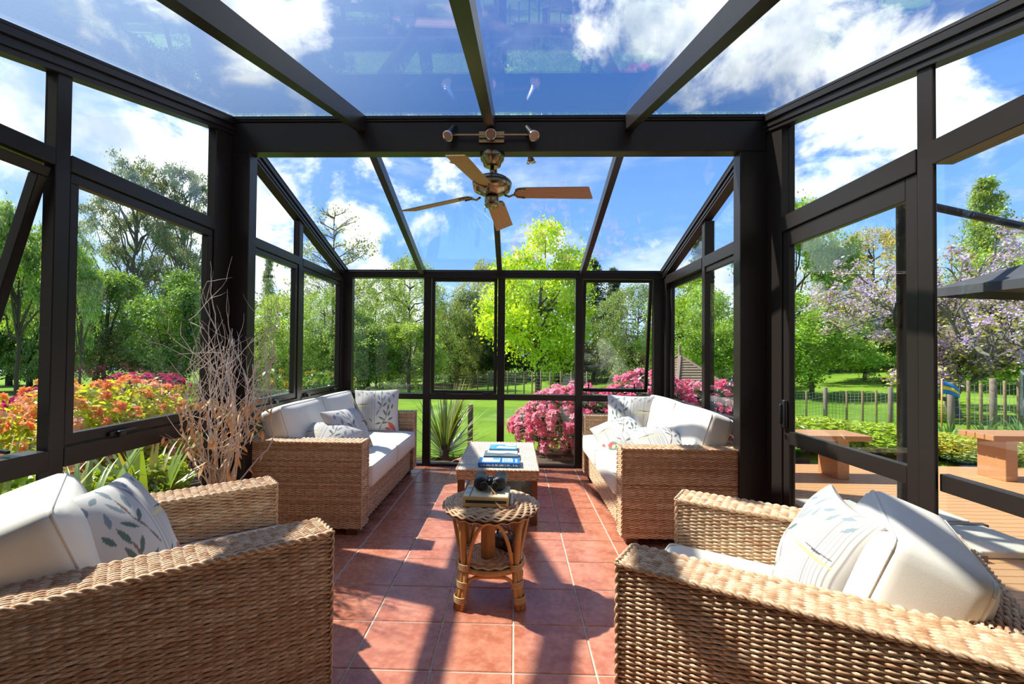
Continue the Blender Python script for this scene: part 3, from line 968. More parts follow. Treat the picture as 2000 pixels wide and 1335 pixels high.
# ---- printed pillows
def print_colors(U, V):
    base = np.tile(np.array([0.63, 0.605, 0.57]), (len(U), 1))
    col = base
    strip = U > 0.52
    ln = strip & ((U * 36) % 1.0 < 0.30)
    col[ln] = (0.32, 0.295, 0.285)
    def ell(cx, cy, l, w, ang, c, k=1.0):
        ca, sa = math.cos(ang), math.sin(ang)
        x = (U - cx) * ca + (V - cy) * sa; y = -(U - cx) * sa + (V - cy) * ca
        m = (np.abs(x) < l) & (np.abs(y) < w * (1 - (x / l) ** 2))
        col[m] = np.array(c) * k + col[m] * (1 - k)
    def stem(pts, w, c):
        for (x0, y0), (x1, y1) in zip(pts[:-1], pts[1:]):
            L = math.hypot(x1 - x0, y1 - y0)
            ell((x0 + x1) / 2, (y0 + y1) / 2, L * 0.56, w, math.atan2(y1 - y0, x1 - x0), c)
    green, grey, brown, coral = (0.135, 0.195, 0.165), (0.24, 0.30, 0.33), (0.25, 0.18, 0.145), (0.70, 0.145, 0.105)
    stem([(0.44, 0.02), (0.36, 0.18), (0.27, 0.32), (0.24, 0.50)], 0.011, brown)
    stem([(0.50, 0.36), (0.42, 0.52), (0.36, 0.66), (0.38, 0.84)], 0.012, brown)
    for (x, y, a, l) in ((0.20, 0.42, 1.9, .075), (0.30, 0.44, 1.1, .08), (0.22, 0.56, 1.7, .08), (0.17, 0.30, 2.5, .07), (0.37, 0.30, 0.5, .08),
                         (0.30, 0.20, 2.9, .08), (0.45, 0.18, -.2, .07), (0.30, 0.62, 2.3, .07), (0.43, 0.66, 0.8, .07), (0.32, 0.78, 1.9, .08),
                         (0.44, 0.80, 1.2, .08), (0.38, 0.92, 1.5, .07), (0.20, 0.72, 1.3, .07), (0.13, 0.58, 1.9, .06), (0.12, 0.84, 1.1, .06), (0.24, 0.90, 0.4, .06)):
        ell(x, y, l, 0.021, a, green if y < 0.7 else grey)
    for (x, y, a) in ((0.62, 0.93, .6), (0.72, 0.90, 1.2), (0.82, 0.94, .4), (0.55, 0.86, 1.7), (0.90, 0.88, .9)):
        ell(x, y, 0.05, 0.017, a, grey)
    ell(0.15, 0.13, 0.12, 0.055, 0.9, coral)
    ell(0.24, 0.07, 0.07, 0.03, 0.2, coral)
    ell(0.76, 0.60, 0.22, 0.016, 0.0, (0.72, 0.62, 0.24))
    ell(0.82, 0.645, 0.13, 0.008, 0.0, (0.09, 0.09, 0.10))
    ell(0.78, 0.18, 0.10, 0.10, 0.0, (0.20, 0.25, 0.18)); ell(0.80, 0.22, 0.075, 0.05, 0.6, (0.55, 0.12, 0.12)); ell(0.77, 0.16, 0.04, 0.04, 0.0, (0.74, 0.66, 0.38))
    ell(0.62, 0.27, 0.06, 0.01, 0.9, (0.08, 0.08, 0.09))
    ell(0.95, 0.30, 0.07, 0.04, 1.5, coral)
    return col
def pillow_mesh(a, b, t, flip, dent=0.0, n=124, seed=0):
    rng = np.random.default_rng(seed)
    g = np.linspace(-1, 1, n)
    g = np.sign(g) * (np.abs(g) ** 0.85)
    U, V = np.meshgrid(g, g, indexing='ij')
    ph = rng.uniform(0, 6, 4)
    verts = []; cols = []
    for sg in (1, -1):
        h = t * np.power(np.clip((1 - U ** 2) * (1 - V ** 2), 0, 1), 0.42)
        h = h * (1 + 0.07 * np.sin(5 * U + ph[0]) * np.cos(4 * V + ph[1]) + 0.04 * np.sin(11 * U * V + ph[2]))
        x = a / 2 * U * (1 - 0.075 * (1 - V ** 2)); y = b / 2 * V * (1 - 0.075 * (1 - U ** 2))
        bend = -dent * (U ** 2) - dent * 0.6 * np.clip(V, 0, 1) ** 2
        z = sg * h + bend
        verts.append(np.stack([x, y, z], -1).reshape(-1, 3))
        u = (U.ravel() + 1) / 2; v = (V.ravel() + 1) / 2
        if flip ^ (sg < 0):
            u = 1 - u
        cols.append(print_colors(u, v))
    N = n * n
    idx = np.arange(N).reshape(n, n)
    F1 = np.stack([idx[:-1, :-1], idx[1:, :-1], idx[1:, 1:], idx[:-1, 1:]], -1).reshape(-1, 4)
    F2 = F1[:, ::-1] + N
    me = fast_mesh('pillow', np.concatenate(verts), np.concatenate([F1, F2]), None, 'pillow_cloth', True)
    at = me.attributes.new('print', 'FLOAT_COLOR', 'POINT')
    c = np.concatenate(cols); at.data.foreach_set('color', np.c_[c, np.ones(len(c))].astype(np.float32).ravel())
    return me
pm_a = pillow_mesh(0.45, 0.45, 0.085, False, 0.02, seed=1)
pm_b = pillow_mesh(0.45, 0.45, 0.085, True, 0.02, seed=2)
pm_c = pillow_mesh(0.45, 0.45, 0.075, True, 0.05, seed=3)
def pillow(label, me, loc, right, face):
    o = link('throw_pillow', me)
    o.matrix_world = frame_matrix(loc, right, face)
    tag(o, label, 'pillow', 'leaf printed pillows')
    return o
PILLOWS = [
    ('leaf and stripe printed pillow propped in the left armchair', pm_a, L2W(P_A1, R_A1, (-0.085, -0.01, 0.605)), D2W(R_A1, (0.5, 0.87, 0)), D2W(R_A1, (0.78, -0.42, 0.46))),
    ('leaf and stripe printed pillow propped in the right armchair', pm_a, L2W(P_A2, R_A2, (-0.035, 0.0, 0.605)), D2W(R_A2, (-0.25, 0.95, 0)), D2W(R_A2, (0.90, 0.22, 0.36))),
    ('striped pillow with red fruit standing against the far arm of the left sofa', pm_b, (-1.39, 2.80, 0.665), (1, 0.25, 0), (0.2, -1, 0.28)),
    ('creased leaf printed pillow behind the near arm of the left sofa', pm_c, (-1.43, 1.62, 0.57), (1, -0.1, 0.10), (0.2, -0.75, 0.9)),
    ('blue-grey printed pillow leaning on the left sofa back cushion', pm_a, (-1.33, 1.90, 0.60), (0.3, 1, 0.0), (1, -0.25, 0.55)),
    ('printed pillow with red fruit propped upright in the right sofa', pm_a, (1.10, 2.62, 0.655), (1, -0.35, 0), (-0.35, -1, 0.30)),
    ('printed pillow lying on the seat of the right sofa', pm_b, (0.94, 2.27, 0.545), (1, 0.15, 0.1), (-0.25, -0.55, 0.85)),
    ('flat-lying grey leaf pillow by the near arm of the right sofa', pm_c, (1.12, 1.64, 0.585), (1, 0.1, 0), (0.1, -0.60, 0.85)),
]
for p in PILLOWS:
    pillow(*p)

# ---- coffee table
ct = tag(empty('coffee_table', (-0.123, 2.10, 0)), 'wicker-topped coffee table with dark wooden legs', 'coffee table')
CW, CL, CZ = 0.305, 0.535, 0.405
w = Weave()
w.core(-CW + .006, CW - .006, -CL + .006, CL - .006, CZ - 0.075, CZ - 0.006)
for sgn in (-1, 1):
    w.panel((-CW, sgn * (CL - .007), CZ - 0.078), (1, 0, 0), (0, 0, 1), (0, sgn, 0), 2 * CW, 0.072, 0.026, 0.0072, 0.005, seed=53 + sgn)
    w.panel((sgn * (CW - .007), -CL, CZ - 0.078), (0, 1, 0), (0, 0, 1), (sgn, 0, 0), 2 * CL, 0.072, 0.026, 0.0072, 0.005, seed=56 + sgn)
    w.braid((-CW, sgn * CL * .995, CZ - .006), (CW, sgn * CL * .995, CZ - .006), 0.007, seed=58 + sgn)
    w.braid((sgn * CW * .995, -CL, CZ - .006), (sgn * CW * .995, CL, CZ - .006), 0.007, seed=61 + sgn)
link('apron', w.mesh('apron'), ct)
w = Weave()
w.panel((-CW, -CL, CZ - 0.007), (1, 0, 0), (0, 1, 0), (0, 0, 1), 2 * CW, 2 * CL, 0.016, 0.0068, 0.0035, seed=51)
link('table_top', w.mesh('table_top', 'wicker_pale'), ct)
lb = MB(); lb.mat('dark_wood'); lb.bbox(-0.025, 0.025, -0.025, 0.025, 0.0, CZ - 0.07, 0.003)
lm = lb.mesh('leg')
for sx in (-1, 1):
    for sy in (-1, 1):
        link('leg', lm, ct, (sx * (CW - 0.035), sy * (CL - 0.035), 0))
box('shelf', 'dark_wood', ct, -CW + 0.02, CW - 0.02, -CL + 0.02, CL - 0.02, 0.12, 0.14, 0.003)
for (i, (x, y, z, m, lab)) in enumerate(((0.10, -0.30, 0.14, 'cover_grey', 'thick dark magazine stack on the coffee table shelf'), (0.10, -0.30, 0.20, 'paper', 'pale magazine topmost under the coffee table'), (-0.09, -0.22, 0.14, 'ink_black', 'black book lying on the coffee table shelf'))):
    o = empty('magazine', (ct.location.x + x, ct.location.y + y, z + 0.0005))
    h = 0.058 if i != 1 else 0.022
    box('pages', 'paper', o, -0.075, 0.075, -0.12, 0.12, 0.003, h - 0.003)
    box('cover', m, o, -0.08, 0.08, -0.125, 0.125, h - 0.003, h)
    box('cover', m, o, -0.08, 0.08, -0.125, 0.125, 0.0, 0.003)
    tag(o, lab, 'magazine', 'magazines under the coffee table')

# ---- books on the coffee table
def text(name, s_, size, mat, parent, loc, rot, depth=0.0004):
    cu = bpy.data.curves.new(name, 'FONT')
    cu.body = s_; cu.size = size; cu.extrude = depth; cu.align_x = 'LEFT'; cu.align_y = 'CENTER'
    cu.materials.append(MATS[mat])
    t = bpy.data.objects.new(name, cu)
    COL.objects.link(t)
    bpy.context.view_layer.update()
    me = bpy.data.meshes.new_from_object(t.evaluated_get(bpy.context.evaluated_depsgraph_get()))
    bpy.data.objects.remove(t)
    o = link(name, me, parent, loc, rot)
    o['kind'] = 'stuff'
    return o
def book(label, x, y, wx, wy, h, cover, spine, rz=0.0, z=CZ + 0.0015):
    o = tag(empty('book', (x, y, z), rz), label, 'book', 'books on the coffee table')
    box('pages', 'paper', o, -wx / 2 + 0.003, wx / 2 - 0.004, -wy / 2 + 0.004, wy / 2 - 0.004, 0.003, h - 0.003)
    box('cover', cover, o, -wx / 2, wx / 2, -wy / 2, wy / 2, h - 0.003, h)
    box('back_cover', cover, o, -wx / 2, wx / 2, -wy / 2, wy / 2, 0.0, 0.003)
    box('spine', spine, o, -wx / 2, wx / 2, -wy / 2 - 0.003, -wy / 2 + 0.004, 0.0, h)
    return o
def plate(name, mat, par, x0, x1, y0, y1, z):
    return box(name, mat, par, x0, x1, y0, y1, z, z + 0.0006)
bk = book('blue hardback nearest the table edge, with a pale picture on its cover', -0.115, 1.735, 0.315, 0.19, 0.030, 'cover_blue', 'cover_blue')
plate('cover_picture', 'cover_snow', bk, -0.13, 0.005, -0.06, 0.075, 0.030)
plate('cover_picture', 'cover_sky', bk, -0.05, 0.0, 0.02, 0.07, 0.0306)
b = MB(); b.mat('ink_white')
for r in range(5):
    x = 0.022
    while x < 0.10:
        l = random.Random(r * 31 + int(x * 1000)).uniform(0.008, 0.020)
        b.box(x, min(x + l, 0.105), -0.055 + r * 0.026, -0.040 + r * 0.026, 0.030, 0.0306); x += l + 0.004
for r in range(4):
    b.box(0.122, 0.138, -0.06 + r * 0.03, -0.045 + r * 0.03, 0.030, 0.0306)
b.build('cover_lettering', bk)['kind'] = 'stuff'
b = MB(); b.mat('ink_white')
x = -0.135
rr = random.Random(4)
while x < 0.14:
    l = rr.uniform(0.004, 0.009)
    if abs(x - 0.09) > 0.012:
        b.box(x, x + l, -0.0986, -0.098, 0.009, 0.009 + rr.choice((0.009, 0.012)))
    x += l + rr.choice((0.002, 0.002, 0.010))
b.build('spine_lettering', bk)['kind'] = 'stuff'
bk = book('grey mountain-cover book lettered The Power of Us on a black spine', -0.108, 1.985, 0.275, 0.215, 0.028, 'cover_grey', 'ink_black')
text('spine_lettering', 'THE POWER OF US', 0.0165, 'ink_gold', bk, (-0.128, -0.1112, 0.014), (PI / 2, 0, 0))
b = MB(); b.mat('ink_white'); x = -0.010
while x < 0.115:
    l = rr.uniform(0.003, 0.008); b.box(x, x + l, -0.1112, -0.1106, 0.011, 0.018); x += l + 0.002
b.build('spine_subtitle', bk)['kind'] = 'stuff'
b = MB(); b.mat('ink_white')
b.add([(-0.12, 0.03, 0.0283), (0.0, 0.0, 0.0283), (0.06, 0.03, 0.0283), (0.13, -0.01, 0.0283), (0.134, 0.10, 0.0283), (-0.11, 0.10, 0.0283)], [(0, 1, 2, 3, 4, 5)])
b.build('cover_picture', bk)
bk = book('pale blue cover book furthest back on the coffee table', -0.098, 2.28, 0.24, 0.19, 0.024, 'cover_sky', 'cover_sky')
b = MB(); b.mat('ink_white')
b.add([(-0.06, -0.06, 0.0243), (0.10, -0.07, 0.0243), (0.115, -0.02, 0.0243), (0.02, 0.0, 0.0243), (-0.03, 0.04, 0.0243), (-0.05, 0.0, 0.0243)], [(0, 1, 2, 3, 4, 5)])
b.build('cover_picture', bk)
plate('cover_picture', 'cover_snow', bk, 0.02, 0.11, 0.03, 0.085, 0.024)

# ---- round rattan side table
SX, SY, SZ = -0.122, 0.600, 0.495
st = tag(empty('side_table', (SX, SY, 0)), 'round rattan side table with woven top and bamboo legs', 'side table')
w = Weave()
w.disc(0.015, 0.250, SZ - 0.010, (0, 0, 1), 0.012, 0.007, 71, zedge=SZ - 0.032)
w.disc(0.06, 0.240, SZ - 0.045, (0, 0, -1), 0.012, 0.006, 72)
link('table_top', w.mesh('table_top'), st)
b = MB(); b.mat('wicker_core'); b.lathe([(0.0, SZ - 0.042), (0.235, SZ - 0.042), (0.240, SZ - 0.030), (0.205, SZ - 0.010), (0.0, SZ - 0.010)][1:-1], 40)
b.build('top_core', st)
w = Weave()
w.disc(0.012, 0.170, 0.200, (0, 0, 1), 0.012, 0.006, 73)
link('shelf', w.mesh('shelf'), st)
b = MB(); b.mat('wicker_core'); b.lathe([(0.168, 0.190), (0.168, 0.199)], 36); b.build('shelf_core', st)
LEG_A = [rad(a) for a in (226, 318, 138, 46)]
def ring_pt(r, a, z):
    return Vector((r * math.cos(a), r * math.sin(a), z))
for a in LEG_A:
    o = one('leg', 'bamboo', st)
    o.tube([ring_pt(0.205, a, SZ - 0.045), ring_pt(0.190, a, 0.33), ring_pt(0.180, a, 0.20), ring_pt(0.196, a, 0.09), ring_pt(0.218, a, 0.0)], [0.017, 0.017, 0.016, 0.016, 0.017], 10)
    da = 0.105
    for sg in (-1, 1):
        o.tube([ring_pt(0.182, a + sg * da * 0.9, 0.205), ring_pt(0.196, a + sg * da, 0.09), ring_pt(0.216, a + sg * da, 0.002)], 0.0115, 8)
    lg = o.done()
    for (z, r) in ((0.200, 0.181), (0.118, 0.190), (0.048, 0.207)):
        bb = MB(); bb.mat('bamboo_wrap')
        c = ring_pt(r, a, z)
        for k in range(4):
            pts = []
            for j in range(13):
                t = 2 * PI * j / 12
                tang = Vector((-math.sin(a), math.cos(a), 0)); rdl = Vector((math.cos(a), math.sin(a), 0))
                pts.append(c + tang * math.cos(t) * 0.034 + rdl * math.sin(t) * 0.021 + Vector((0, 0, (k - 1.5) * 0.008)))
            bb.tube(pts, 0.0045, 5, cap=False)
        bb.build('binding', lg)
for i in range(4):
    order = sorted(LEG_A)
    a0, a1_ = order[i], order[(i + 1) % 4]
    if a1_ < a0: a1_ += 2 * PI
    am_ = (a0 + a1_) / 2; sp = (a1_ - a0) / 2
    o = one('arch', 'bamboo', st)
    pts = []
    for k in range(17):
        t = -1 + 2 * k / 16
        aa = am_ + t * (sp - 0.12)
        z = 0.205 + 0.235 * (1 - abs(t) ** 2.2)
        pts.append(ring_pt(0.176 + 0.022 * (1 - abs(t) ** 2), aa, z))
    o.tube(pts, 0.0095, 8); o.done()
    o = one('lower_arch', 'bamboo', st)
    pts = []
    for k in range(13):
        t = -1 + 2 * k / 12
        p0, p1 = ring_pt(0.190, a0 + 0.13, 0), ring_pt(0.190, a1_ - 0.13, 0)
        p = p0.lerp(p1, (t + 1) / 2); p.z = 0.112 + 0.045 * (1 - abs(t) ** 6)
        pts.append(p)
    o.tube(pts, 0.0095, 8); o.done()
    o = one('stretcher', 'bamboo', st)
    o.tube([ring_pt(0.172, a0 + (a1_ - a0) * k / 10, 0.182) for k in range(11)], 0.014, 8); o.done()

# things on and under the side table
bx_ = tag(empty('boxed_book', (SX - 0.018, SY - 0.035, SZ - 0.0005), rad(-2)), 'tan and cream boxed book under the binoculars', 'book')
box('case', 'card_tan', bx_, -0.115, 0.115, -0.10, 0.10, 0.0, 0.050, 0.002)
box('front_band', 'ink_black', bx_, -0.10, 0.105, -0.1012, -0.0995, 0.020, 0.034)
box('cover', 'card_cream', bx_, -0.112, 0.112, -0.097, 0.097, 0.050, 0.0525)
box('strap', 'leather_brown', bx_, -0.083, -0.078, -0.097, 0.097, 0.0525, 0.0545)
box('label_patch', 'cover_sky', bx_, -0.105, -0.088, -0.045, -0.015, 0.0525, 0.0535)
box('label_patch', 'cover_grey', bx_, -0.108, -0.088, 0.03, 0.065, 0.0525, 0.0535)
pen = tag(one('marker_pen', 'white_paint').tube([(SX + 0.108, SY - 0.11, SZ + 0.012), (SX + 0.108, SY + 0.05, SZ + 0.012), (SX + 0.108, SY + 0.062, SZ + 0.012)], [0.008, 0.008, 0.003], 10).build('marker_pen'), 'white marker pen beside the boxed book on the side table', 'pen')
bn = tag(empty('binoculars', (SX - 0.005, SY - 0.005, SZ + 0.0535)), 'black binoculars with tan leather strap on the boxed book', 'binoculars')
for sg in (-1, 1):
    # big prism housing with objective barrel rising away from the viewer
    o = one('barrel', 'leather_black', bn)
    M = Matrix.Translation((sg * 0.048, -0.03, 0.036)) @ Matrix.Rotation(rad(-90), 4, 'X') @ Matrix.Rotation(sg * rad(4), 4, 'Y')
    o.lathe([(0.024, -0.012), (0.034, -0.006), (0.036, 0.0), (0.036, 0.055), (0.033, 0.062), (0.031, 0.075), (0.034, 0.110), (0.0355, 0.128), (0.033, 0.130), (0.030, 0.122)], 22, M)
    o.bbox(sg * 0.030 - 0.018, sg * 0.030 + 0.018, -0.038, 0.028, 0.012, 0.062, 0.014, None, 3)
    o.done()
    o = one('eyepiece', 'black_plastic', bn)
    M = Matrix.Translation((sg * 0.029, -0.036, 0.034)) @ Matrix.Rotation(rad(90), 4, 'X')
    o.lathe([(0.016, 0.0), (0.016, 0.012), (0.019, 0.014), (0.0205, 0.032), (0.0185, 0.034), (0.013, 0.030)], 20, M)
    o.done()
    o = one('lens', 'lens_dark', bn)
    o.lathe([(0.0125, 0.0), (0.0125, 0.001)], 18, Matrix.Translation((sg * 0.029, -0.066, 0.034)) @ Matrix.Rotation(rad(90), 4, 'X'))
    o.done()
o = one('bridge', 'black_plastic', bn)
o.tube([(0, -0.045, 0.048), (0, 0.06, 0.048)], 0.009, 12)
o.bbox(-0.034, 0.034, -0.008, 0.014, 0.034, 0.054, 0.006, None, 2)
o.bbox(-0.036, 0.036, 0.045, 0.062, 0.038, 0.052, 0.005, None, 2)
o.done()
o = one('focus_wheel', 'chrome', bn); o.tube([(0, 0.015, 0.048), (0, 0.04, 0.048)], 0.0125, 16); o.done()
o = one('strap', 'leather_tan', bn)
o.tube([(0.006, -0.05, 0.02), (0.030, -0.085, 0.004), (0.060, -0.118, -0.020), (0.085, -0.135, -0.047), (0.110, -0.135, -0.049), (0.135, -0.10, -0.046), (0.155, -0.03, -0.044), (0.17, 0.02, -0.040)], 0.006, 8, True, 0.35)
o.tube([(0.010, -0.05, 0.018), (0.012, -0.090, 0.004), (0.030, -0.128, -0.022), (0.060, -0.150, -0.048), (0.090, -0.150, -0.050)], 0.006, 8, True, 0.35)
o.done()
lg = one('wood_log_vase', 'log').lathe([(0.036, 0.0), (0.038, 0.01), (0.037, 0.12), (0.040, 0.20), (0.037, 0.215), (0.030, 0.215), (0.030, 0.19)], 20).build('wood_log_vase', loc=(SX - 0.012, SY - 0.03, 0.2095))
tag(lg, 'turned wooden log vase on the lower shelf of the side table', 'vase')
b = MB(); b.mat('leather_brown')
b.bbox(-0.07, 0.07, -0.045, 0.045, 0.0, 0.065, 0.018, None, 3)
cs = b.build('binocular_case', loc=(SX + 0.085, SY + 0.075, 0.2095), rot=(0, 0, rad(-35)))
tag(cs, 'dark brown leather binocular case on the lower shelf of the side table', 'case')
o = one('flap', 'leather_brown', cs); o.bbox(-0.072, 0.072, -0.048, 0.02, 0.052, 0.069, 0.007, None, 2); o.done()
o = one('buckle', 'brass', cs); o.bbox(-0.012, 0.012, -0.052, -0.047, 0.03, 0.05, 0.002); o.done()
o = one('carry_strap', 'leather_brown', cs); o.tube([(-0.068, 0.0, 0.06), (-0.05, -0.01, 0.10), (0.0, -0.02, 0.112), (0.05, -0.01, 0.10), (0.068, 0.0, 0.06)], 0.006, 8, True, 0.4); o.done()

# ---- ceiling fan under the beam
FX, FY = -0.167, 1.2475
fan = tag(empty('ceiling_fan', (FX, FY, 2.60)), 'four-blade ceiling fan with brass motor under the cross beam', 'ceiling fan')
o = one('canopy', 'brass', fan); o.lathe([(0.040, -0.088), (0.058, -0.080), (0.062, -0.060), (0.078, -0.045), (0.082, -0.020), (0.084, 0.0)][0:], 28); o.done()
o = one('down_rod', 'brass', fan); o.tube([(0, 0, -0.085), (0, 0, -0.150)], 0.013, 12); o.done()
o = one('rod_collar', 'black_plastic', fan); o.lathe([(0.024, -0.150), (0.022, -0.138), (0.014, -0.132)], 16); o.done()
o = one('motor', 'brass', fan); o.lathe([(0.040, -0.285), (0.060, -0.278), (0.118, -0.250), (0.130, -0.225), (0.132, -0.195), (0.130, -0.188), (0.126, -0.180), (0.095, -0.160), (0.030, -0.148)], 36); o.done()
o = one('motor_band', 'black_plastic', fan); o.lathe([(0.1325, -0.206), (0.1335, -0.204), (0.1335, -0.196), (0.1325, -0.194)], 36); o.done()
o = one('switch_housing', 'brass', fan); o.lathe([(0.020, -0.362), (0.040, -0.358), (0.049, -0.345), (0.050, -0.300), (0.044, -0.288)], 26); o.done()
o = one('pull_chain', 'brass', fan); o.tube([(-0.045, 0.0, -0.345), (-0.046, 0.0, -0.395)], 0.0018, 5); o.done()
bp = [(0.155, -0.038), (0.175, -0.055), (0.215, -0.062), (0.640, -0.074), (0.688, 0.060), (0.678, 0.066), (0.215, 0.062), (0.175, 0.055), (0.155, 0.038)]
for (az, dz, pitch) in ((1, 0.0, 13), (84, -0.055, 13), (160, -0.05, 13), (256, -0.02, 13)):
    M0 = Matrix.Rotation(rad(az), 4, 'Z') @ Matrix.Rotation(rad(-math.degrees(math.atan2(dz, 0.6))), 4, 'Y')
    bm_ = MB(); bm_.mat('blade_oak')
    bm_.prism(bp, Matrix.Rotation(rad(-pitch), 4, 'X'), 0.006)
    bl = bm_.build('blade', fan)
    bl.matrix_local = Matrix.Translation((0, 0, -0.262)) @ M0
    ib = MB(); ib.mat('brass')
    ib.tube([(0.085, 0, -0.012), (0.115, 0, -0.024), (0.140, 0, -0.014), (0.158, 0, -0.008)], 0.008, 8)
    M1 = Matrix.Rotation(rad(-pitch), 4, 'X')
    ib.tube([M1 @ Vector(p) for p in ((0.225, 0.052, -0.004), (0.175, 0.046, -0.004), (0.155, 0.02, -0.004), (0.150, 0, -0.006), (0.155, -0.02, -0.004), (0.175, -0.046, -0.004), (0.225, -0.052, -0.004))], 0.0055, 7)
    ib.build('blade_iron', bl)

# ---- spot light rails on the beam
def spot_rail(label, x, y, z, sy, spots):
    root = tag(empty('spot_rail', (x, y, z)), label, 'spot light')
    o = one('mount_plate', 'brass', root); o.bbox(-0.085, 0.085, min(0, sy * 0.018), max(0, sy * 0.018), -0.038, 0.038, 0.003); o.done()
    o = one('rail', 'brass', root)
    o.bbox(-0.31, 0.31, sy * 0.045 - 0.005, sy * 0.045 + 0.005, -0.006, 0.006, 0.002); o.bbox(-0.012, 0.012, min(sy * 0.016, sy * 0.042), max(sy * 0.016, sy * 0.042), -0.01, 0.01, 0.002); o.done()
    for (dx, d) in spots:
        zax = Vector(d).normalized()
        M = Matrix.Translation((dx, sy * 0.075, -0.004)) @ zax.to_track_quat('Z', 'Y').to_matrix().to_4x4()
        o = one('spot_head', 'chrome', root)
        o.lathe([(0.019, -0.078), (0.023, -0.074), (0.024, 0.012), (0.031, 0.022), (0.035, 0.044), (0.032, 0.045), (0.030, 0.036)], 20, M)
        hd = o.done()
        o = one('lamp_face', 'lens', hd); o.lathe([(0.0295, 0.034), (0.0295, 0.037)], 18, M); o.done()
        o = one('swivel', 'brass', hd); o.tube([(dx, sy * 0.045, -0.002), (dx, sy * 0.070, -0.004)], 0.006, 8); o.done()
    return root
spot_rail('three-head brass spot rail on the front of the cross beam', -0.170, YF, 2.690, -1, ((-0.265, (-0.35, -0.6, -0.75)), (0.0, (0.02, -0.85, -0.55)), (0.265, (0.35, -0.6, -0.75))))
spot_rail('brass spot rail behind the cross beam, heads peeking below it', -0.170, YR, 2.640, 1, ((-0.265, (-0.15, 0.25, -0.9)), (0.265, (0.15, 0.25, -0.9))))

# ---- dried branches in a floor pot beside the left column
def branch_arrangement():
    R = random.Random(21)
    root = tag(empty('dried_branches', (-1.70, 0.80, 0)), 'bare twisted branches with curled dry leaves in a floor pot', 'plant')
    o = one('pot', 'pot_clay', root)
    o.lathe([(0.07, 0.0), (0.10, 0.02), (0.125, 0.16), (0.11, 0.28), (0.085, 0.34), (0.092, 0.36), (0.080, 0.36), (0.075, 0.30)], 26); o.done()
    lv, lf, lr = [], [], []
    leafs = MB(); leafs.mat('dry_leaf')
    ticks = []
    def twig(p, d, r, L, lvl, par):
        pts = [p.copy()]; n = max(4, int(L / 0.045))
        q = p.copy(); dd = d.copy()
        for i in range(n):
            dd = (dd + Vector((R.gauss(0, .13), R.gauss(0, .13), R.gauss(0.05, .08)))).normalized()
            q = q + dd * (L / n)
            if q.x < -0.17: q.x = -0.17; dd.x = abs(dd.x)
            if q.x > 0.20 or q.y > 0.30: dd = Vector((-abs(dd.x) * 0.3, -abs(dd.y) * 0.3, 1)).normalized()
            pts.append(q.copy())
            if lvl < 2 and i > n * 0.35 and R.random() < (0.30 if lvl == 0 else 0.22):
                sd = (dd + Vector((R.gauss(0, .7), R.gauss(0, .5), R.gauss(0.1, .4)))).normalized()
                twig(q, sd, r * (0.55), L * R.uniform(.25, .5), lvl + 1, par)
            if q.z < 0.98 and q.z > 0.45 and R.random() < 0.42:
                leaf(q, dd)
        par.tube(pts, [r * (1 - 0.72 * i / n) for i in range(n + 1)], 5)
    def leaf(p, d):
        side = Vector((R.gauss(0, 1), R.gauss(0, 1), -0.6)).normalized()
        L = R.uniform(.04, .085); W = R.uniform(.006, .011)
        q = p.copy(); dd = side.copy(); axis = Vector((R.gauss(0, 1), R.gauss(0, 1), R.gauss(0, 1))).normalized()
        wv = dd.cross(Vector((0, 0, 1))); wv = wv.normalized() if wv.length > 0.05 else Vector((1, 0, 0))
        rows = []
        for i in range(7):
            t = i / 6
            w_ = W * math.sin(PI * min(1, t * 0.9 + 0.08))
            cup = dd.cross(wv) * (w_ * 0.5)
            rows.append((q - wv * w_ + cup, q.copy(), q + wv * w_ + cup))
            dd = (dd + Vector((0, 0, -0.35)) + axis * 0.32).normalized(); q = q + dd * L / 6
        vs_ = [v for r_ in rows for v in r_]
        fs = []
        for i in range(6):
            a = i * 3
            fs += [(a, a + 1, a + 4, a + 3), (a + 1, a + 2, a + 5, a + 4)]
        leafs.add(vs_, fs, True)
    for k in range(30):
        an = R.uniform(0, 2 * PI)
        lean = R.uniform(0.03, 0.30)
        dx = math.cos(an) * lean; dy = math.sin(an) * lean
        if dx < -0.1: dx *= 0.3
        o = one('branch', 'twig', root)
        twig(Vector((R.gauss(0, .03), R.gauss(0, .03), 0.32)), Vector((dx + 0.03, dy, 1)).normalized(), R.uniform(.0035, .0075), R.uniform(0.60, 1.20), 0, o)
        o.done()
    lo = leafs.build('dry_leaves', root)
    lo['kind'] = 'stuff'
branch_arrangement()

# =================================================================== GARDEN
def gz(x, y):
    z = -0.10 - 0.040 * min(max(0.0, y - 3.6), 42)
    z += 0.09 * max(0.0, 0.8 * x + 0.45 * y - 13)
    z -= 0.18 * min(1.0, max(0.0, (-x - 2.1) / 1.5))
    z -= 0.55 * math.exp(-(((x - 4.2) / 2.6) ** 2 + ((y - 10.2) / 2.6) ** 2))
    return z
def ground():
    xs = np.concatenate([np.linspace(-60, -8, 18)[:-1], np.linspace(-8, 14, 45)[:-1], np.linspace(14, 70, 20)])
    ys = np.concatenate([np.linspace(-8, 14, 45)[:-1], np.linspace(14, 80, 30)])
    V = []
    for y in ys:
        for x in xs:
            z = gz(x, y)
            if -2.2 < x < 7.5 and y < 4.2:
                z = min(z, -0.30) if (x > 1.5 or y < 3.3) else z
            V.append((x, y, z))
    n = len(xs)
    F = [(j * n + i, j * n + i + 1, (j + 1) * n + i + 1, (j + 1) * n + i) for j in range(len(ys) - 1) for i in range(n - 1)]
    o = link('ground', fast_mesh('ground', V, F, None, 'lawn', True))
    tag(o, 'sunlit green lawn sloping away from the conservatory', 'lawn', kind='structure')
ground()
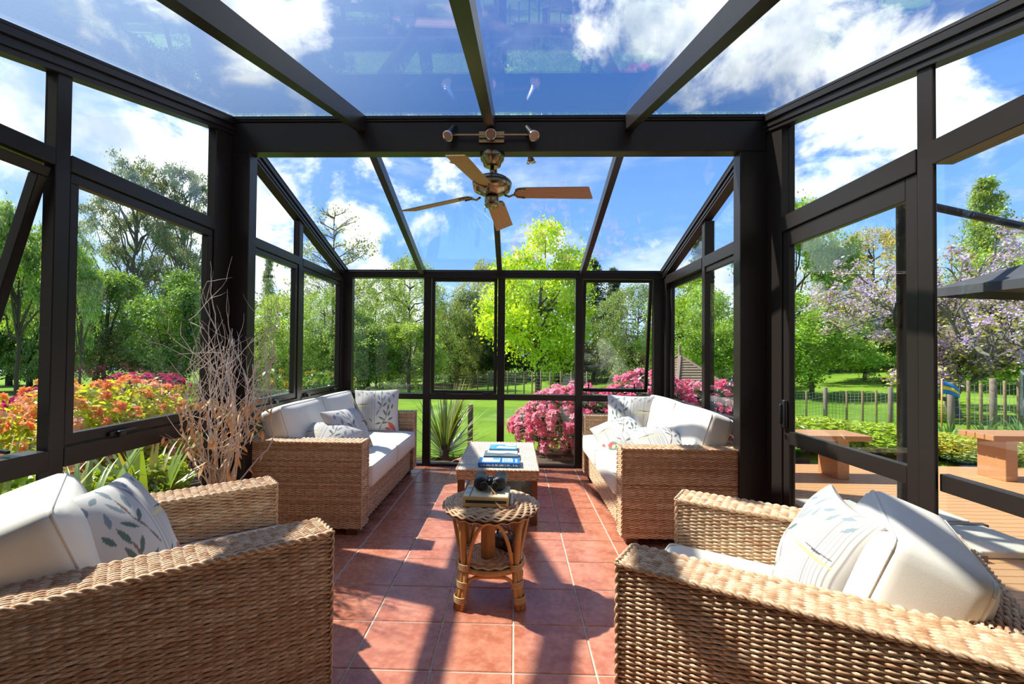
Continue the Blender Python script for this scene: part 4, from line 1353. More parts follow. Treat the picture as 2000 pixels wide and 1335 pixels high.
def bed(name, label, poly, mat, h=0.03):
    b = MB(); b.mat(mat)
    cx = sum(p[0] for p in poly) / len(poly); cy = sum(p[1] for p in poly) / len(poly)
    k = len(poly)
    top = [(x, y, gz(x, y) + h) for x, y in poly]; bot = [(x, y, gz(x, y) - 0.25) for x, y in poly]
    b.add(top + bot + [(cx, cy, gz(cx, cy) + h + 0.03)], [(i, (i + 1) % k, 2 * k) for i in range(k)] + [(i, k + i, k + (i + 1) % k, (i + 1) % k) for i in range(k)])
    o = b.build(name)
    tag(o, label, name.replace('_', ' '), kind='structure')
bed('garden_bed', 'dark soil bed along the back glass wall', [(-1.95, 3.42), (0.2, 3.42), (2.6, 3.42), (2.6, 4.2), (3.9, 4.4), (3.9, 5.6), (1.2, 5.2), (-0.2, 4.5), (-0.5, 4.0), (-1.95, 4.0)], 'soil')
bed('garden_bed', 'dark soil bed outside the left glass wall', [(-5.6, -0.9), (-2.05, -0.9), (-2.05, 3.4), (-2.4, 5.6), (-4.6, 5.6), (-5.6, 3.2)], 'soil')
bed('gravel_path', 'pale gravel path beyond the golden shrub', [(6.6, 5.3), (12.0, 5.4), (12.5, 6.1), (7.0, 6.2)], 'gravel_path')

# ---- foliage meshes, heights normalised to 1, crown radius about 0.5
def leaf_quads(C, L, W, rng, up=0.0, droop=0.0):
    n = len(C)
    N = rng.normal(size=(n, 3)); N[:, 2] += up
    N /= np.linalg.norm(N, axis=1)[:, None]
    Tn = rng.normal(size=(n, 3)); Tn[:, 2] -= droop
    Tn -= N * np.sum(Tn * N, 1)[:, None]
    Tn /= np.linalg.norm(Tn, axis=1)[:, None]
    B = np.cross(N, Tn)
    s = rng.uniform(0.65, 1.25, n)[:, None]
    L = np.broadcast_to(L, n)[:, None] * s; W = np.broadcast_to(W, n)[:, None] * s
    V = np.stack([C - Tn * L / 2, C + B * W / 2 - Tn * L * 0.06, C + Tn * L / 2, C - B * W / 2 - Tn * L * 0.06], 1).reshape(-1, 3)
    F = np.arange(n * 4).reshape(n, 4)
    return V, F
def foliage(name, C, L, W, seed, rnd=None, up=0.0, droop=0.0, mat='leaf'):
    rng = np.random.default_rng(seed)
    V, F = leaf_quads(C, L, W, rng, up, droop)
    r = rng.uniform(0, 1, len(C)) if rnd is None else np.clip(rnd + rng.uniform(-.25, .25, len(C)), 0, 1)
    return fast_mesh(name, V, F, np.repeat(r, 4), mat)
def wood(name, paths, mat='bark', seg=6):
    b = MB(); b.mat(mat)
    for pts, rs in paths:
        b.tube(pts, rs, seg, cap=False)
    return b.mesh(name)
def wiggle(a, b, n, k, rng):
    a, b = np.array(a, float), np.array(b, float)
    pts = [a + (b - a) * t for t in np.linspace(0, 1, n)]
    for i in range(1, n - 1):
        pts[i] = pts[i] + rng.normal(0, k, 3)
    return [Vector(p) for p in pts]

def tree_round(seed, lobes=15, clusters=430, per=62, z0=0.20, lsize=0.021, spread=0.030, open_=0.0):
    rng = np.random.default_rng(seed)
    LC = []
    for i in range(lobes):
        a = rng.uniform(0, 2 * PI); h = rng.uniform(0, 1)
        rr = 0.36 * math.sin(PI * (0.18 + 0.74 * h)) ** 0.8 * rng.uniform(0.35, 1)
        LC.append((rr * math.cos(a), rr * math.sin(a), z0 + 0.13 + (0.84 - z0 - 0.06) * h, rng.uniform(0.09, 0.17) * (1.15 - 0.45 * h)))
    LC = np.array(LC)
    k = rng.integers(0, lobes, clusters)
    d = rng.normal(size=(clusters, 3)); d[:, 2] += 0.25; d /= np.linalg.norm(d, axis=1)[:, None]
    cen = LC[k, :3] + d * (LC[k, 3] * rng.uniform(0.55, 1.05, clusters))[:, None]
    cen[:, 2] = np.clip(cen[:, 2], z0, 0.985)
    C = np.repeat(cen, per, 0) + rng.normal(0, spread, (clusters * per, 3)) * np.array([1, 1, 0.75])
    tone = np.repeat(rng.uniform(0.2, 0.8, clusters), per)
    crown = foliage('crown', C, lsize, lsize * 0.72, seed + 1, tone, up=0.5)
    paths = [(wiggle((0, 0, -0.03), (0.01, 0, 0.75), 7, 0.008, rng), [0.022, 0.019, 0.016, 0.013, 0.010, 0.007, 0.004])]
    for (x, y, z, r) in LC:
        s0 = rng.uniform(0.2, 0.45)
        paths.append((wiggle((0, 0, min(s0, z - 0.06)), (x, y, z), 5, 0.010, rng), [0.010, 0.008, 0.006, 0.004, 0.0025]))
    return crown, wood('trunk', paths)
def tree_feather(seed, sprays=950, per=34, prof=None, drp=0.6, base=0.06):
    """soft airy tree: many small hanging sprays on rising limbs"""
    rng = np.random.default_rng(seed)
    h = rng.beta(1.25, 1.25, sprays)
    R = 0.44 * np.sin(PI * np.clip(0.12 + 0.86 * h, 0, 1)) ** 0.75
    a = rng.uniform(0, 2 * PI, sprays)
    lob = 1 + 0.28 * np.sin(3 * a + 5 * h + seed) + 0.15 * np.sin(7 * a + 9 * h)
    r = R * np.sqrt(rng.uniform(0.12, 1, sprays)) * lob
    cen = np.stack([r * np.cos(a), r * np.sin(a), base + (0.985 - base) * h], 1)
    t = np.tile(np.linspace(0, 1, per), sprays)
    dirv = np.stack([np.cos(a), np.sin(a), -drp * np.ones(sprays)], 1) * 0.055
    C = np.repeat(cen, per, 0) + np.repeat(dirv, per, 0) * t[:, None] + rng.normal(0, 0.011, (sprays * per, 3))
    tone = np.repeat(rng.uniform(0.15, 0.85, sprays), per)
    crown = foliage('crown', C, 0.017, 0.0075, seed + 1, tone, droop=0.8)
    paths = [(wiggle((0, 0, -0.03), (0.02, 0, 0.9), 8, 0.008, rng), [0.017, 0.015, 0.013, 0.010, 0.008, 0.006, 0.004, 0.002])]
    for i in range(26):
        hh = rng.uniform(0.12, 0.8); aa = rng.uniform(0, 2 * PI)
        e = 0.34 * math.sin(PI * (0.12 + 0.86 * hh)) ** 0.75
        paths.append((wiggle((0.02 * hh, 0, hh), (e * math.cos(aa), e * math.sin(aa), hh + rng.uniform(0.06, 0.16)), 6, 0.012, rng), [0.006, 0.005, 0.004, 0.003, 0.002, 0.001]))
    return crown, wood('trunk', paths)
def tree_gum(seed, puffs=46, per=620):
    """open eucalypt: flat puffs of foliage on visible limbs"""
    rng = np.random.default_rng(seed)
    cen = []
    paths = [(wiggle((0, 0, -0.03), (0.01, 0.0, 0.86), 9, 0.008, rng), np.linspace(0.021, 0.004, 9)), (wiggle((0.01, 0, 0.20), (0.10, 0.05, 0.80), 8, 0.010, rng), np.linspace(0.013, 0.003, 8))]
    for i in range(puffs):
        h = 0.36 + 0.62 * (i + rng.uniform(0, 1)) / puffs
        R = 0.44 * math.sin(PI * (0.22 + 0.70 * (h - 0.36) / 0.62)) * rng.uniform(0.25, 1.0)
        a = i * 2.4 + rng.uniform(-.4, .4)
        p = (R * math.cos(a), R * math.sin(a), h)
        cen.append(p)
        z1 = max(0.20, h - R * 0.75 - 0.07)
        paths.append((wiggle((0, 0, z1), (p[0], p[1], p[2] - 0.01), 6, 0.010, rng), np.linspace(0.0075, 0.0018, 6)))
    cen = np.array(cen)
    sub = 7
    sc = np.repeat(cen, sub, 0) + rng.normal(0, 1, (puffs * sub, 3)) * np.array([0.040, 0.040, 0.016])
    n = per // sub
    C = np.repeat(sc, n, 0) + rng.normal(0, 1, (len(sc) * n, 3)) * np.array([0.017, 0.017, 0.011])
    crown = foliage('crown', C, 0.0135, 0.006, seed + 1, np.repeat(rng.uniform(.2, .8, len(sc)), n), droop=0.6)
    return crown, wood('trunk', paths, 'bark_grey', 7)
def tree_conifer(seed, whorls=30, per_w=11, per=58, width=0.26, droop=0.30):
    rng = np.random.default_rng(seed)
    C = []; tone = []; paths = [([Vector((0, 0, -0.03)), Vector((0, 0, 0.5)), Vector((0, 0, 0.99))], [0.018, 0.010, 0.001])]
    for i in range(whorls):
        h = 0.06 + 0.92 * (i / whorls) ** 0.92
        R = width * (1 - h) ** 0.85 + 0.012
        for k in range(per_w):
            a = rng.uniform(0, 2 * PI); rr = R * rng.uniform(0.7, 1.15)
            t = rng.uniform(0.12, 1, per) ** 0.8
            x = rr * t; z = h - droop * rr * t + 0.10 * rr * t * t
            jit = rng.normal(0, 1, (per, 3)) * np.array([0.010, 0.010, 0.008])
            C.append(np.stack([x * math.cos(a), x * math.sin(a), z], 1) + jit)
            tone.append(np.full(per, rng.uniform(.15, .8)))
    C = np.concatenate(C)
    crown = foliage('crown', C, 0.018, 0.0065, seed + 1, np.concatenate(tone), droop=0.5)
    return crown, wood('trunk', paths)
def tree_bare(seed, leafy=5200):
    """thin winter crown: fine twigs above, sparse leaves below"""
    rng = np.random.default_rng(seed)
    paths = []; tips = []
    def grow(p, d, L, r, lvl):
        n = 5
        pts = [np.array(p)]; q = np.array(p, float); dd = np.array(d, float)
        for i in range(n):
            dd = dd + rng.normal(0, .10, 3); dd /= np.linalg.norm(dd)
            q = q + dd * L / n; pts.append(q.copy())
        paths.append(([Vector(x) for x in pts], np.linspace(r, r * 0.45, n + 1)))
        if lvl < 3:
            for k in range(5 if lvl == 0 else 4):
                i = rng.integers(2, n + 1)
                nd = dd + rng.normal(0, .55, 3); nd[2] = abs(nd[2]) * 0.6 + 0.15
                nd /= np.linalg.norm(nd)
                grow(pts[i], nd, L * rng.uniform(.45, .65), r * 0.5, lvl + 1)
        else:
            tips.extend(pts[2:])
    trunk = wiggle((0, 0, -0.03), (0.0, 0, 0.95), 12, 0.006, rng)
    paths.append((trunk, np.linspace(0.014, 0.0012, 12)))
    for i in range(40):
        h = rng.uniform(0.22, 0.93); a = rng.uniform(0, 2 * PI)
        L = 0.30 * (1.02 - h) ** 0.7
        grow((0, 0, h), (math.cos(a), math.sin(a), 0.45), L, 0.0038, 1)
    tips = np.array(tips)
    w = np.clip(1.1 - tips[:, 2] * 1.25, 0.03, 1); w /= w.sum()
    k = rng.choice(len(tips), leafy, p=w)
    C = tips[k] + rng.normal(0, 0.012, (leafy, 3))
    return foliage('crown', C, 0.014, 0.009, seed + 1), wood('trunk', paths, 'bark_grey', 4)
def tree_lilac(seed):
    """spreading gnarled tree with pale blossom clusters"""
    rng = np.random.default_rng(seed)
    paths = []; tips = []
    def grow(p, d, L, r, lvl):
        n = 6; pts = [np.array(p, float)]; q = np.array(p, float); dd = np.array(d, float)
        for i in range(n):
            dd = dd + rng.normal(0, .20, 3); dd[2] = max(dd[2], -0.25); dd /= np.linalg.norm(dd)
            q = q + dd * L / n; pts.append(q.copy())
        paths.append(([Vector(x) for x in pts], np.linspace(r, r * 0.5, n + 1)))
        if lvl < 4:
            for k in range(4):
                nd = dd + rng.normal(0, .7, 3); nd[2] = nd[2] * 0.7 + 0.12
                nd /= np.linalg.norm(nd)
                grow(pts[rng.integers(3, n + 1)], nd, L * rng.uniform(.52, .75), r * 0.55, lvl + 1)
        else:
            tips.append(q)
    grow((0, 0, -0.03), (0.05, 0, 1), 0.22, 0.032, 0)
    for a in np.linspace(0, 2 * PI, 7)[:-1]:
        grow((0, 0, rng.uniform(0.12, 0.22)), (math.cos(a), math.sin(a), 0.55), 0.30, 0.018, 1)
    tips = np.array(tips)
    s = 0.97 / tips[:, 2].max(); rr = np.hypot(tips[:, 0], tips[:, 1]).max()
    sx = 0.5 / rr
    S = np.array([sx, sx, s])
    paths = [([Vector((p.x * sx, p.y * sx, p.z * s)) for p in pts], rs * 0.8) for pts, rs in paths]
    tips = tips * S
    k = rng.integers(0, len(tips), 10500)
    leaves = foliage('crown', tips[k] + rng.normal(0, 0.020, (10500, 3)), 0.017, 0.010, seed + 1)
    m = rng.permutation(len(tips))[:min(len(tips), 640)]
    C = np.repeat(tips[m], 42, 0) + rng.normal(0, 0.0115, (len(m) * 42, 3)) + np.array([0, 0, 0.006])
    bl = foliage('blossom', C, 0.0095, 0.0075, seed + 2, mat='petal')
    return leaves, wood('trunk', paths, 'bark_grey', 5), bl

TREES = {
    'round_a': tree_round(101), 'round_b': tree_round(202, 18, 460, 60, 0.10, 0.020, 0.030), 'round_c': tree_round(303, 11, 330, 60, 0.26, 0.019, 0.026),
    'feather_a': tree_feather(404), 'feather_b': tree_feather(505, 1000, 34, None, 1.2),
    'gum_a': tree_gum(606), 'gum_b': tree_gum(616, 52), 'conifer': tree_conifer(707), 'cypress': tree_conifer(717, 26, 12, 60, 0.24, -0.55),
    'bare': tree_bare(808),
}
CAMX, CAMY, CAMZ = -0.0047, -1.8621, 1.2676
def bearing(px):
    """horizontal direction (x per unit y) that a picture column of the photograph looks along"""
    t = (px - 980.3) / 908.03
    a = math.atan(t) - 0.0274614
    return math.tan(a)
def tree(kind, px, dist, top, width, colr, name, label, group, bark=None, seed=0, rz=None):
    """dist = depth along y; top = height above eye level and width in metres"""
    x = CAMX + bearing(px) * dist; y = CAMY + dist
    z = gz(x, y)
    H = CAMZ + top - z
    root = empty(name, (x, y, z))
    root.rotation_euler = (0, 0, rz if rz is not None else (px * 0.37 + dist) % 6.28)
    tag(root, label, 'tree', group)
    cr, tk = TREES[kind][:2]
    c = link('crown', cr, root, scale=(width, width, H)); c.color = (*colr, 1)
    t = link('trunk', tk, root, scale=(width * 0.9, width * 0.9, H))
    return root
GR = 'trees beyond the lawn'
def T_(kind, px, dist, top_px, w_px, colr, name, label, **kw):
    d = dist
    tree(kind, px, d, (688 - top_px) / 908 * d, w_px / 908 * d * 1.05, colr, name, label, GR, **kw)
MID, DARK, LIME, PALE, OLIVE, BLUE = (0.135, 0.235, 0.040), (0.055, 0.110, 0.030), (0.52, 0.66, 0.05), (0.250, 0.330, 0.100), (0.250, 0.220, 0.080), (0.105, 0.150, 0.085)
# seen through the left wall
T_('round_c', 35, 17, 330, 210, (0.248, 0.375, 0.090), 'leafy_tree', 'tall thin-leaved tree behind the tilted sash at the left edge')
T_('feather_a', 118, 23, 420, 170, (0.171, 0.270, 0.068), 'leafy_tree', 'shaded green tree between the tilted sash and the left post')
T_('round_c', 158, 15, 392, 120, (0.264, 0.405, 0.105), 'birch_tree', 'slim pale-leaved tree just right of the left post')
T_('gum_a', 262, 38, 312, 265, (0.194, 0.232, 0.128), 'gum_tree', 'tall open gum tree, broader of the pair above the left sash')
T_('gum_b', 352, 40, 318, 215, (0.163, 0.210, 0.128), 'gum_tree', 'tall open gum tree beside the left column, narrower of the pair')
T_('round_b', 60, 24, 515, 270, (0.093, 0.173, 0.045), 'leafy_tree', 'dark bushy tree low behind the orange azaleas at the left')
T_('round_a', 205, 25, 520, 230, (0.194, 0.315, 0.068), 'leafy_tree', 'mid-green bushy tree in front of the broader gum')
T_('round_b', 325, 23, 520, 230, (0.155, 0.270, 0.060), 'leafy_tree', 'rounded green tree in front of the narrower gum')
T_('round_a', 425, 26, 555, 210, (0.132, 0.240, 0.053), 'leafy_tree', 'dark green tree half hidden by the left column')
# through the rear of the left wall
T_('conifer', 522, 44, 480, 120, (0.264, 0.330, 0.165), 'larch_tree', 'pale pointed conifer just right of the left column')
T_('bare', 650, 30, 392, 330, (0.357, 0.405, 0.105), 'bare_tree', 'sparse tree with bare fine twigs at its top')
T_('feather_a', 555, 25, 575, 230, (0.341, 0.465, 0.112), 'willow_tree', 'light green feathery tree behind the sash nearer the portal')
T_('feather_b', 632, 24, 560, 200, (0.310, 0.435, 0.105), 'willow_tree', 'light green feathery tree below the bare-topped one')
# through the back wall
T_('feather_a', 735, 34, 525, 190, (0.264, 0.375, 0.098), 'willow_tree', 'soft green tree filling the leftmost pane of the back wall')
T_('feather_b', 800, 29, 490, 190, (0.341, 0.450, 0.128), 'willow_tree', 'tall light willow rising past the eave at the first mullion')
T_('round_b', 720, 25, 600, 200, (0.202, 0.323, 0.075), 'leafy_tree', 'low green tree behind the far end of the left sofa')
T_('round_a', 800, 24, 625, 170, (0.310, 0.435, 0.090), 'leafy_tree', 'low bright bushy tree under the tall willow')
T_('round_b', 893, 39, 560, 190, (0.116, 0.180, 0.048), 'leafy_tree', 'shadowy tree behind the farm gate')
T_('feather_b', 945, 42, 500, 140, (0.388, 0.420, 0.150), 'willow_tree', 'pale yellowish tree just left of the bright lime tree')
T_('feather_a', 880, 36, 585, 150, (0.248, 0.300, 0.075), 'leafy_tree', 'olive tree left of centre behind the wire pen')
T_('round_b', 1052, 25, 408, 300, LIME, 'lime_green_tree', 'bright lime-green tree in the middle of the back wall')
T_('conifer', 1160, 33, 498, 230, (0.070, 0.128, 0.045), 'spruce_tree', 'dark spruce behind the open sash of the back wall')
T_('conifer', 1198, 37, 515, 190, (0.062, 0.112, 0.042), 'spruce_tree', 'second dark spruce showing at the open sash, further right')
T_('feather_b', 1245, 30, 545, 190, (0.240, 0.323, 0.112), 'willow_tree', 'soft weeping tree at the right end of the back wall')
# through the rear of the right wall
T_('round_b', 1325, 23, 515, 210, (0.341, 0.495, 0.068), 'leafy_tree', 'fresh green tree above the gazebo roof')
T_('conifer', 1365, 30, 440, 200, (0.078, 0.143, 0.053), 'spruce_tree', 'dark conifer showing above the right rear transom')
T_('round_b', 1412, 20, 560, 200, (0.279, 0.435, 0.068), 'leafy_tree', 'leafy green tree beside the lantern, left of the right column')
# through the front of the right wall
T_('round_c', 1548, 22, 335, 230, (0.295, 0.450, 0.075), 'leafy_tree', 'tall leafy tree directly right of the right column')
T_('round_b', 1585, 18, 560, 260, (0.264, 0.435, 0.060), 'leafy_tree', 'lush low tree right of the right column, above the wire fence')
T_('feather_a', 1700, 30, 440, 250, (0.465, 0.405, 0.150), 'golden_tree', 'golden brown bushy tree behind the lilac-flowered tree')
T_('cypress', 1928, 24, 338, 330, (0.310, 0.420, 0.090), 'cypress_tree', 'pointed light green cypress above the parasol arm')
T_('round_b', 2010, 20, 400, 300, (0.279, 0.435, 0.075), 'leafy_tree', 'green tree cut by the right edge of the picture')
T_('round_b', 1900, 17, 600, 330, (0.295, 0.465, 0.068), 'leafy_tree', 'sunny green tree behind the paling fence at the right')
T_('round_b', 1690, 22, 610, 200, (0.20, 0.33, 0.06), 'leafy_tree', 'low leafy tree on the grass left of the lilac-flowered tree')
T_('round_a', 1780, 21, 590, 240, (0.186, 0.315, 0.053), 'leafy_tree', 'dark green tree hidden behind the lilac blossoms')
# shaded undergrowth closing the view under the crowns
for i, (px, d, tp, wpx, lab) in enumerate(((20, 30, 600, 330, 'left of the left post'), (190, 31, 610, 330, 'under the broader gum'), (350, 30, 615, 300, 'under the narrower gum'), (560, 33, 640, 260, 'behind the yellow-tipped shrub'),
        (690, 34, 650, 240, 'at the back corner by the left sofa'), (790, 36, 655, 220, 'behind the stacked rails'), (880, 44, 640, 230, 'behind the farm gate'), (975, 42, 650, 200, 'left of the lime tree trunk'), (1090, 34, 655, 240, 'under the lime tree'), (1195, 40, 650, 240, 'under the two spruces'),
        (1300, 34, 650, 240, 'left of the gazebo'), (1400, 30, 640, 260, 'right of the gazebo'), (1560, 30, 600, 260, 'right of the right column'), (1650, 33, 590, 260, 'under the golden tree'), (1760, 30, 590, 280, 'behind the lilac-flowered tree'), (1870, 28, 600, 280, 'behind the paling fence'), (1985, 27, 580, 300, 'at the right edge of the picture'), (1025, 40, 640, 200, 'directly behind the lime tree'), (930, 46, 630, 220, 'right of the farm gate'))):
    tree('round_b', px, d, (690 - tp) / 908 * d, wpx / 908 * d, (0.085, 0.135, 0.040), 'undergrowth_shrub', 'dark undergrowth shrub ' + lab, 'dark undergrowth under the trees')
# lilac-flowered tree
lv, tk, bl = tree_lilac(909)
def lilac():
    d = 12.3; x = CAMX + bearing(1868) * d; y = CAMY + d; z = gz(x, y)
    H = CAMZ + (690 - 425) / 908 * d - z; W = 6.9
    root = tag(empty('lilac_flowered_tree', (x, y, z), 0.6), 'gnarled spreading tree covered in pale lilac blossom', 'tree', GR)
    c = link('crown', lv, root, scale=(W, W, H)); c.color = (0.38, 0.36, 0.13, 1)
    link('trunk', tk, root, scale=(W, W, H))
    c = link('blossom', bl, root, scale=(W, W, H)); c.color = (0.72, 0.58, 0.82, 1)
lilac()

# ---- shrubs
def bush_mesh(seed, n=6500, L=0.055, W=0.026, lobes=9, up=0.7):
    """unit bush: radius 0.5, height 1"""
    rng = np.random.default_rng(seed)
    LC = np.array([(0.26 * math.cos(a) * q, 0.26 * math.sin(a) * q, rng.uniform(0.30, 0.66), rng.uniform(0.20, 0.30)) for a, q in zip(np.linspace(0, 6.28, lobes), rng.uniform(0.1, 1, lobes))])
    k = rng.integers(0, lobes, n)
    d = rng.normal(size=(n, 3)); d[:, 2] = np.abs(d[:, 2]) * 1.2 - 0.5; d /= np.linalg.norm(d, axis=1)[:, None]
    C = LC[k, :3] + d * (LC[k, 3] * rng.uniform(0.62, 1.04, n) ** 0.6)[:, None] * np.array([1, 1, 1.15])
    C[:, 2] = np.clip(C[:, 2], 0.03, 1)
    tone = np.clip(0.25 + 0.6 * rng.uniform(0, 1, n), 0, 1)
    me = foliage('foliage', C, L, W, seed + 1, tone, up=up, mat='leaf_glossy')
    # surface points that carry blossoms, spread evenly
    pts = []
    for i in rng.permutation(n):
        p = C[i]; nd = d[i]
        inside = np.any(np.linalg.norm((p - LC[:, :3]) / np.array([1, 1, 1.15]), axis=1) < LC[:, 3] * 0.90)
        if not inside and p[2] > 0.15 and all((p[0] - q[0][0]) ** 2 + (p[1] - q[0][1]) ** 2 + (p[2] - q[0][2]) ** 2 > 0.075 ** 2 for q in pts):
            pts.append((p, nd))
        if len(pts) > 220:
            break
    stems = []
    for (x, y, z, r) in LC:
        stems.append((wiggle((0.02 * x, 0.02 * y, -0.02), (x, y, z), 5, 0.02, rng), np.linspace(0.016, 0.005, 5)))
    return me, pts, wood('stem', stems, 'bark', 5)
BUSH = [bush_mesh(1001), bush_mesh(1102), bush_mesh(1203, 7500, 0.075, 0.034, 9, 0.1)]
def blossom_cluster(seed, flowers=7, R=0.062, ps=0.034):
    rng = np.random.default_rng(seed)
    V = []; F = []; rn = []
    for f in range(flowers):
        d = rng.normal(size=3); d[2] = abs(d[2]) + 0.35; d /= np.linalg.norm(d)
        c = d * R * rng.uniform(0.55, 1.0)
        e = np.cross(d, (0, 0, 1.0) if abs(d[2]) < .9 else (1.0, 0, 0)); e /= np.linalg.norm(e); g = np.cross(d, e)
        tone = rng.uniform(0.1, 0.9)
        for p in range(5):
            a = 2 * PI * p / 5 + f
            o = e * math.cos(a) + g * math.sin(a); s_ = e * -math.sin(a) + g * math.cos(a)
            b0 = len(V)
            V += [c, c + o * ps * 0.55 + s_ * ps * 0.36 + d * ps * 0.30, c + o * ps + d * ps * 0.36, c + o * ps * 0.55 - s_ * ps * 0.36 + d * ps * 0.30]
            F.append((b0, b0 + 1, b0 + 2, b0 + 3)); rn += [tone * 0.5, tone, 1.0, tone]
    return fast_mesh('blossom_cluster', V, F, rn, 'petal')
BLOS = [blossom_cluster(s_) for s_ in (1, 2, 3)]
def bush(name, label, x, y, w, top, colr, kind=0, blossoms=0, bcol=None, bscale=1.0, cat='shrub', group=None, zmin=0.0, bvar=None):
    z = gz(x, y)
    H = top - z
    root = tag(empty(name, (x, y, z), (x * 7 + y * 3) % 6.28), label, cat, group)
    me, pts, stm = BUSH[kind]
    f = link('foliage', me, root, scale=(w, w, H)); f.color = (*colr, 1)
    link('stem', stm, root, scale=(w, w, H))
    R = random.Random(int(x * 100))
    k = 0
    for p, nd in pts:
        if k >= blossoms: break
        if p[2] < zmin: continue
        o = link('blossom_cluster', BLOS[k % 3], root, (p[0] * w, p[1] * w, p[2] * H))
        o.rotation_euler = Vector((nd[0], nd[1], max(nd[2], 0.15))).to_track_quat('Z', 'Y').to_euler()
        s_ = bscale * R.uniform(0.8, 1.2)
        o.scale = (s_, s_, s_)
        c = bcol if not bvar or R.random() > 0.35 else bvar
        o.color = (*c, 1); k += 1
    return root
PINK, PINK2 = (0.90, 0.19, 0.33), (0.92, 0.38, 0.48)
GP = 'pink rhododendrons by the back wall'
DG = (0.050, 0.080, 0.028)
bush('pink_rhododendron', 'pink flowering rhododendron nearest the centre of the back wall', 0.78, 4.45, 2.05, 0.82, DG, 0, 200, PINK, 1.35, group=GP, bvar=PINK2)
bush('pink_rhododendron', 'pink rhododendron behind the far arm of the right sofa', 1.85, 4.75, 1.9, 1.00, DG, 1, 180, PINK, 1.35, group=GP, bvar=PINK2)
bush('pink_rhododendron', 'pink rhododendron outside the right back corner, before the gazebo', 3.00, 5.05, 2.0, 0.86, DG, 0, 180, PINK, 1.3, group=GP, bvar=PINK2)
ORG, ORG2 = (0.95, 0.40, 0.14), (0.95, 0.56, 0.36)
GO = 'orange azaleas outside the left wall'
bush('orange_azalea', 'orange azalea behind the tilted sash', -4.25, 1.25, 1.7, 1.02, (0.40, 0.46, 0.05), 1, 130, ORG, 1.0, group=GO, bvar=ORG2)
bush('orange_azalea', 'orange azalea right of the left post, widest of the two', -4.0, 2.75, 1.9, 0.98, (0.40, 0.46, 0.05), 0, 190, ORG, 1.0, group=GO, bvar=ORG2)
bush('lime_shrub', 'lime-green leafy shrub low behind the tilted sash', -3.05, 0.62, 1.15, 0.78, (0.33, 0.50, 0.04), 2)
bush('lime_shrub', 'small lime-green shrub at the foot of the left sash', -2.95, 1.75, 0.85, 0.50, (0.26, 0.36, 0.03), 2)
GY = 'yellow-tipped shrubs outside the left wall'
bush('yellow_shrub', 'yellow-tipped shrub left of the left column', -4.35, 4.35, 1.0, 0.80, (0.21, 0.24, 0.030), 1, 46, (0.75, 0.42, 0.06), 0.7, group=GY, bvar=(0.70, 0.55, 0.08))
bush('yellow_shrub', 'yellow-tipped shrub behind the sash nearer the portal', -3.30, 4.15, 1.5, 1.15, (0.095, 0.19, 0.030), 1, 80, (0.62, 0.44, 0.08), 0.65, group=GY, bvar=(0.60, 0.28, 0.08))
bush('yellow_shrub', 'yellow-tipped shrub behind the left wall sash next to the corner', -3.15, 5.65, 1.5, 0.98, (0.10, 0.20, 0.032), 0, 80, (0.62, 0.46, 0.08), 0.65, group=GY, bvar=(0.60, 0.28, 0.08))
MAG = (0.60, 0.06, 0.17)
GM = 'crimson rhododendrons under the trees'
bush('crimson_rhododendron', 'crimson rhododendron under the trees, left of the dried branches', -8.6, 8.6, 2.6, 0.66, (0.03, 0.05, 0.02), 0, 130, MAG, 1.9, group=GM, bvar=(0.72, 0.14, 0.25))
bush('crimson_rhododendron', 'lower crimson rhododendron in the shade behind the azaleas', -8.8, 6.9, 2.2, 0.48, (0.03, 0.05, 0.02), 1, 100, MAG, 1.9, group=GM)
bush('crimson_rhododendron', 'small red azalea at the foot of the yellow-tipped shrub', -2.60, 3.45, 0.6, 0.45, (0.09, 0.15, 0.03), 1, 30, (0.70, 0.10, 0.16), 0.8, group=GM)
GH = 'broad-leaved hedge plants behind the deck'
for (x, y, w, t, lab) in ((3.35, 5.05, 1.5, 0.50, 'hedge shrub behind the wooden bench, nearest the right column'), (4.35, 5.15, 1.5, 0.46, 'broad-leaved hedge shrub above the middle of the wooden bench'),
                          (5.25, 5.10, 1.5, 0.38, 'broad-leaved hedge shrub past the end of the wooden bench'), (6.05, 5.05, 1.4, 0.24, 'low end of the broad-leaved hedge beside the parasol mast')):
    bush('hedge_shrub', 'bright green ' + lab, x, y, w, t, (0.36, 0.48, 0.05), 2, group=GH)
bush('golden_shrub', 'golden yellow fine-leaved shrub below the right bench', 6.05, 4.75, 1.6, 0.22, (0.48, 0.46, 0.07), 1)
bush('golden_shrub', 'golden yellow shrub at the right edge behind the bench leg', 7.15, 4.75, 1.5, 0.16, (0.42, 0.44, 0.07), 0)
bush('blue_green_groundcover', 'blue-green ground cover at the edge of the deck', 5.95, 4.40, 0.8, 0.10, (0.17, 0.30, 0.16), 1)

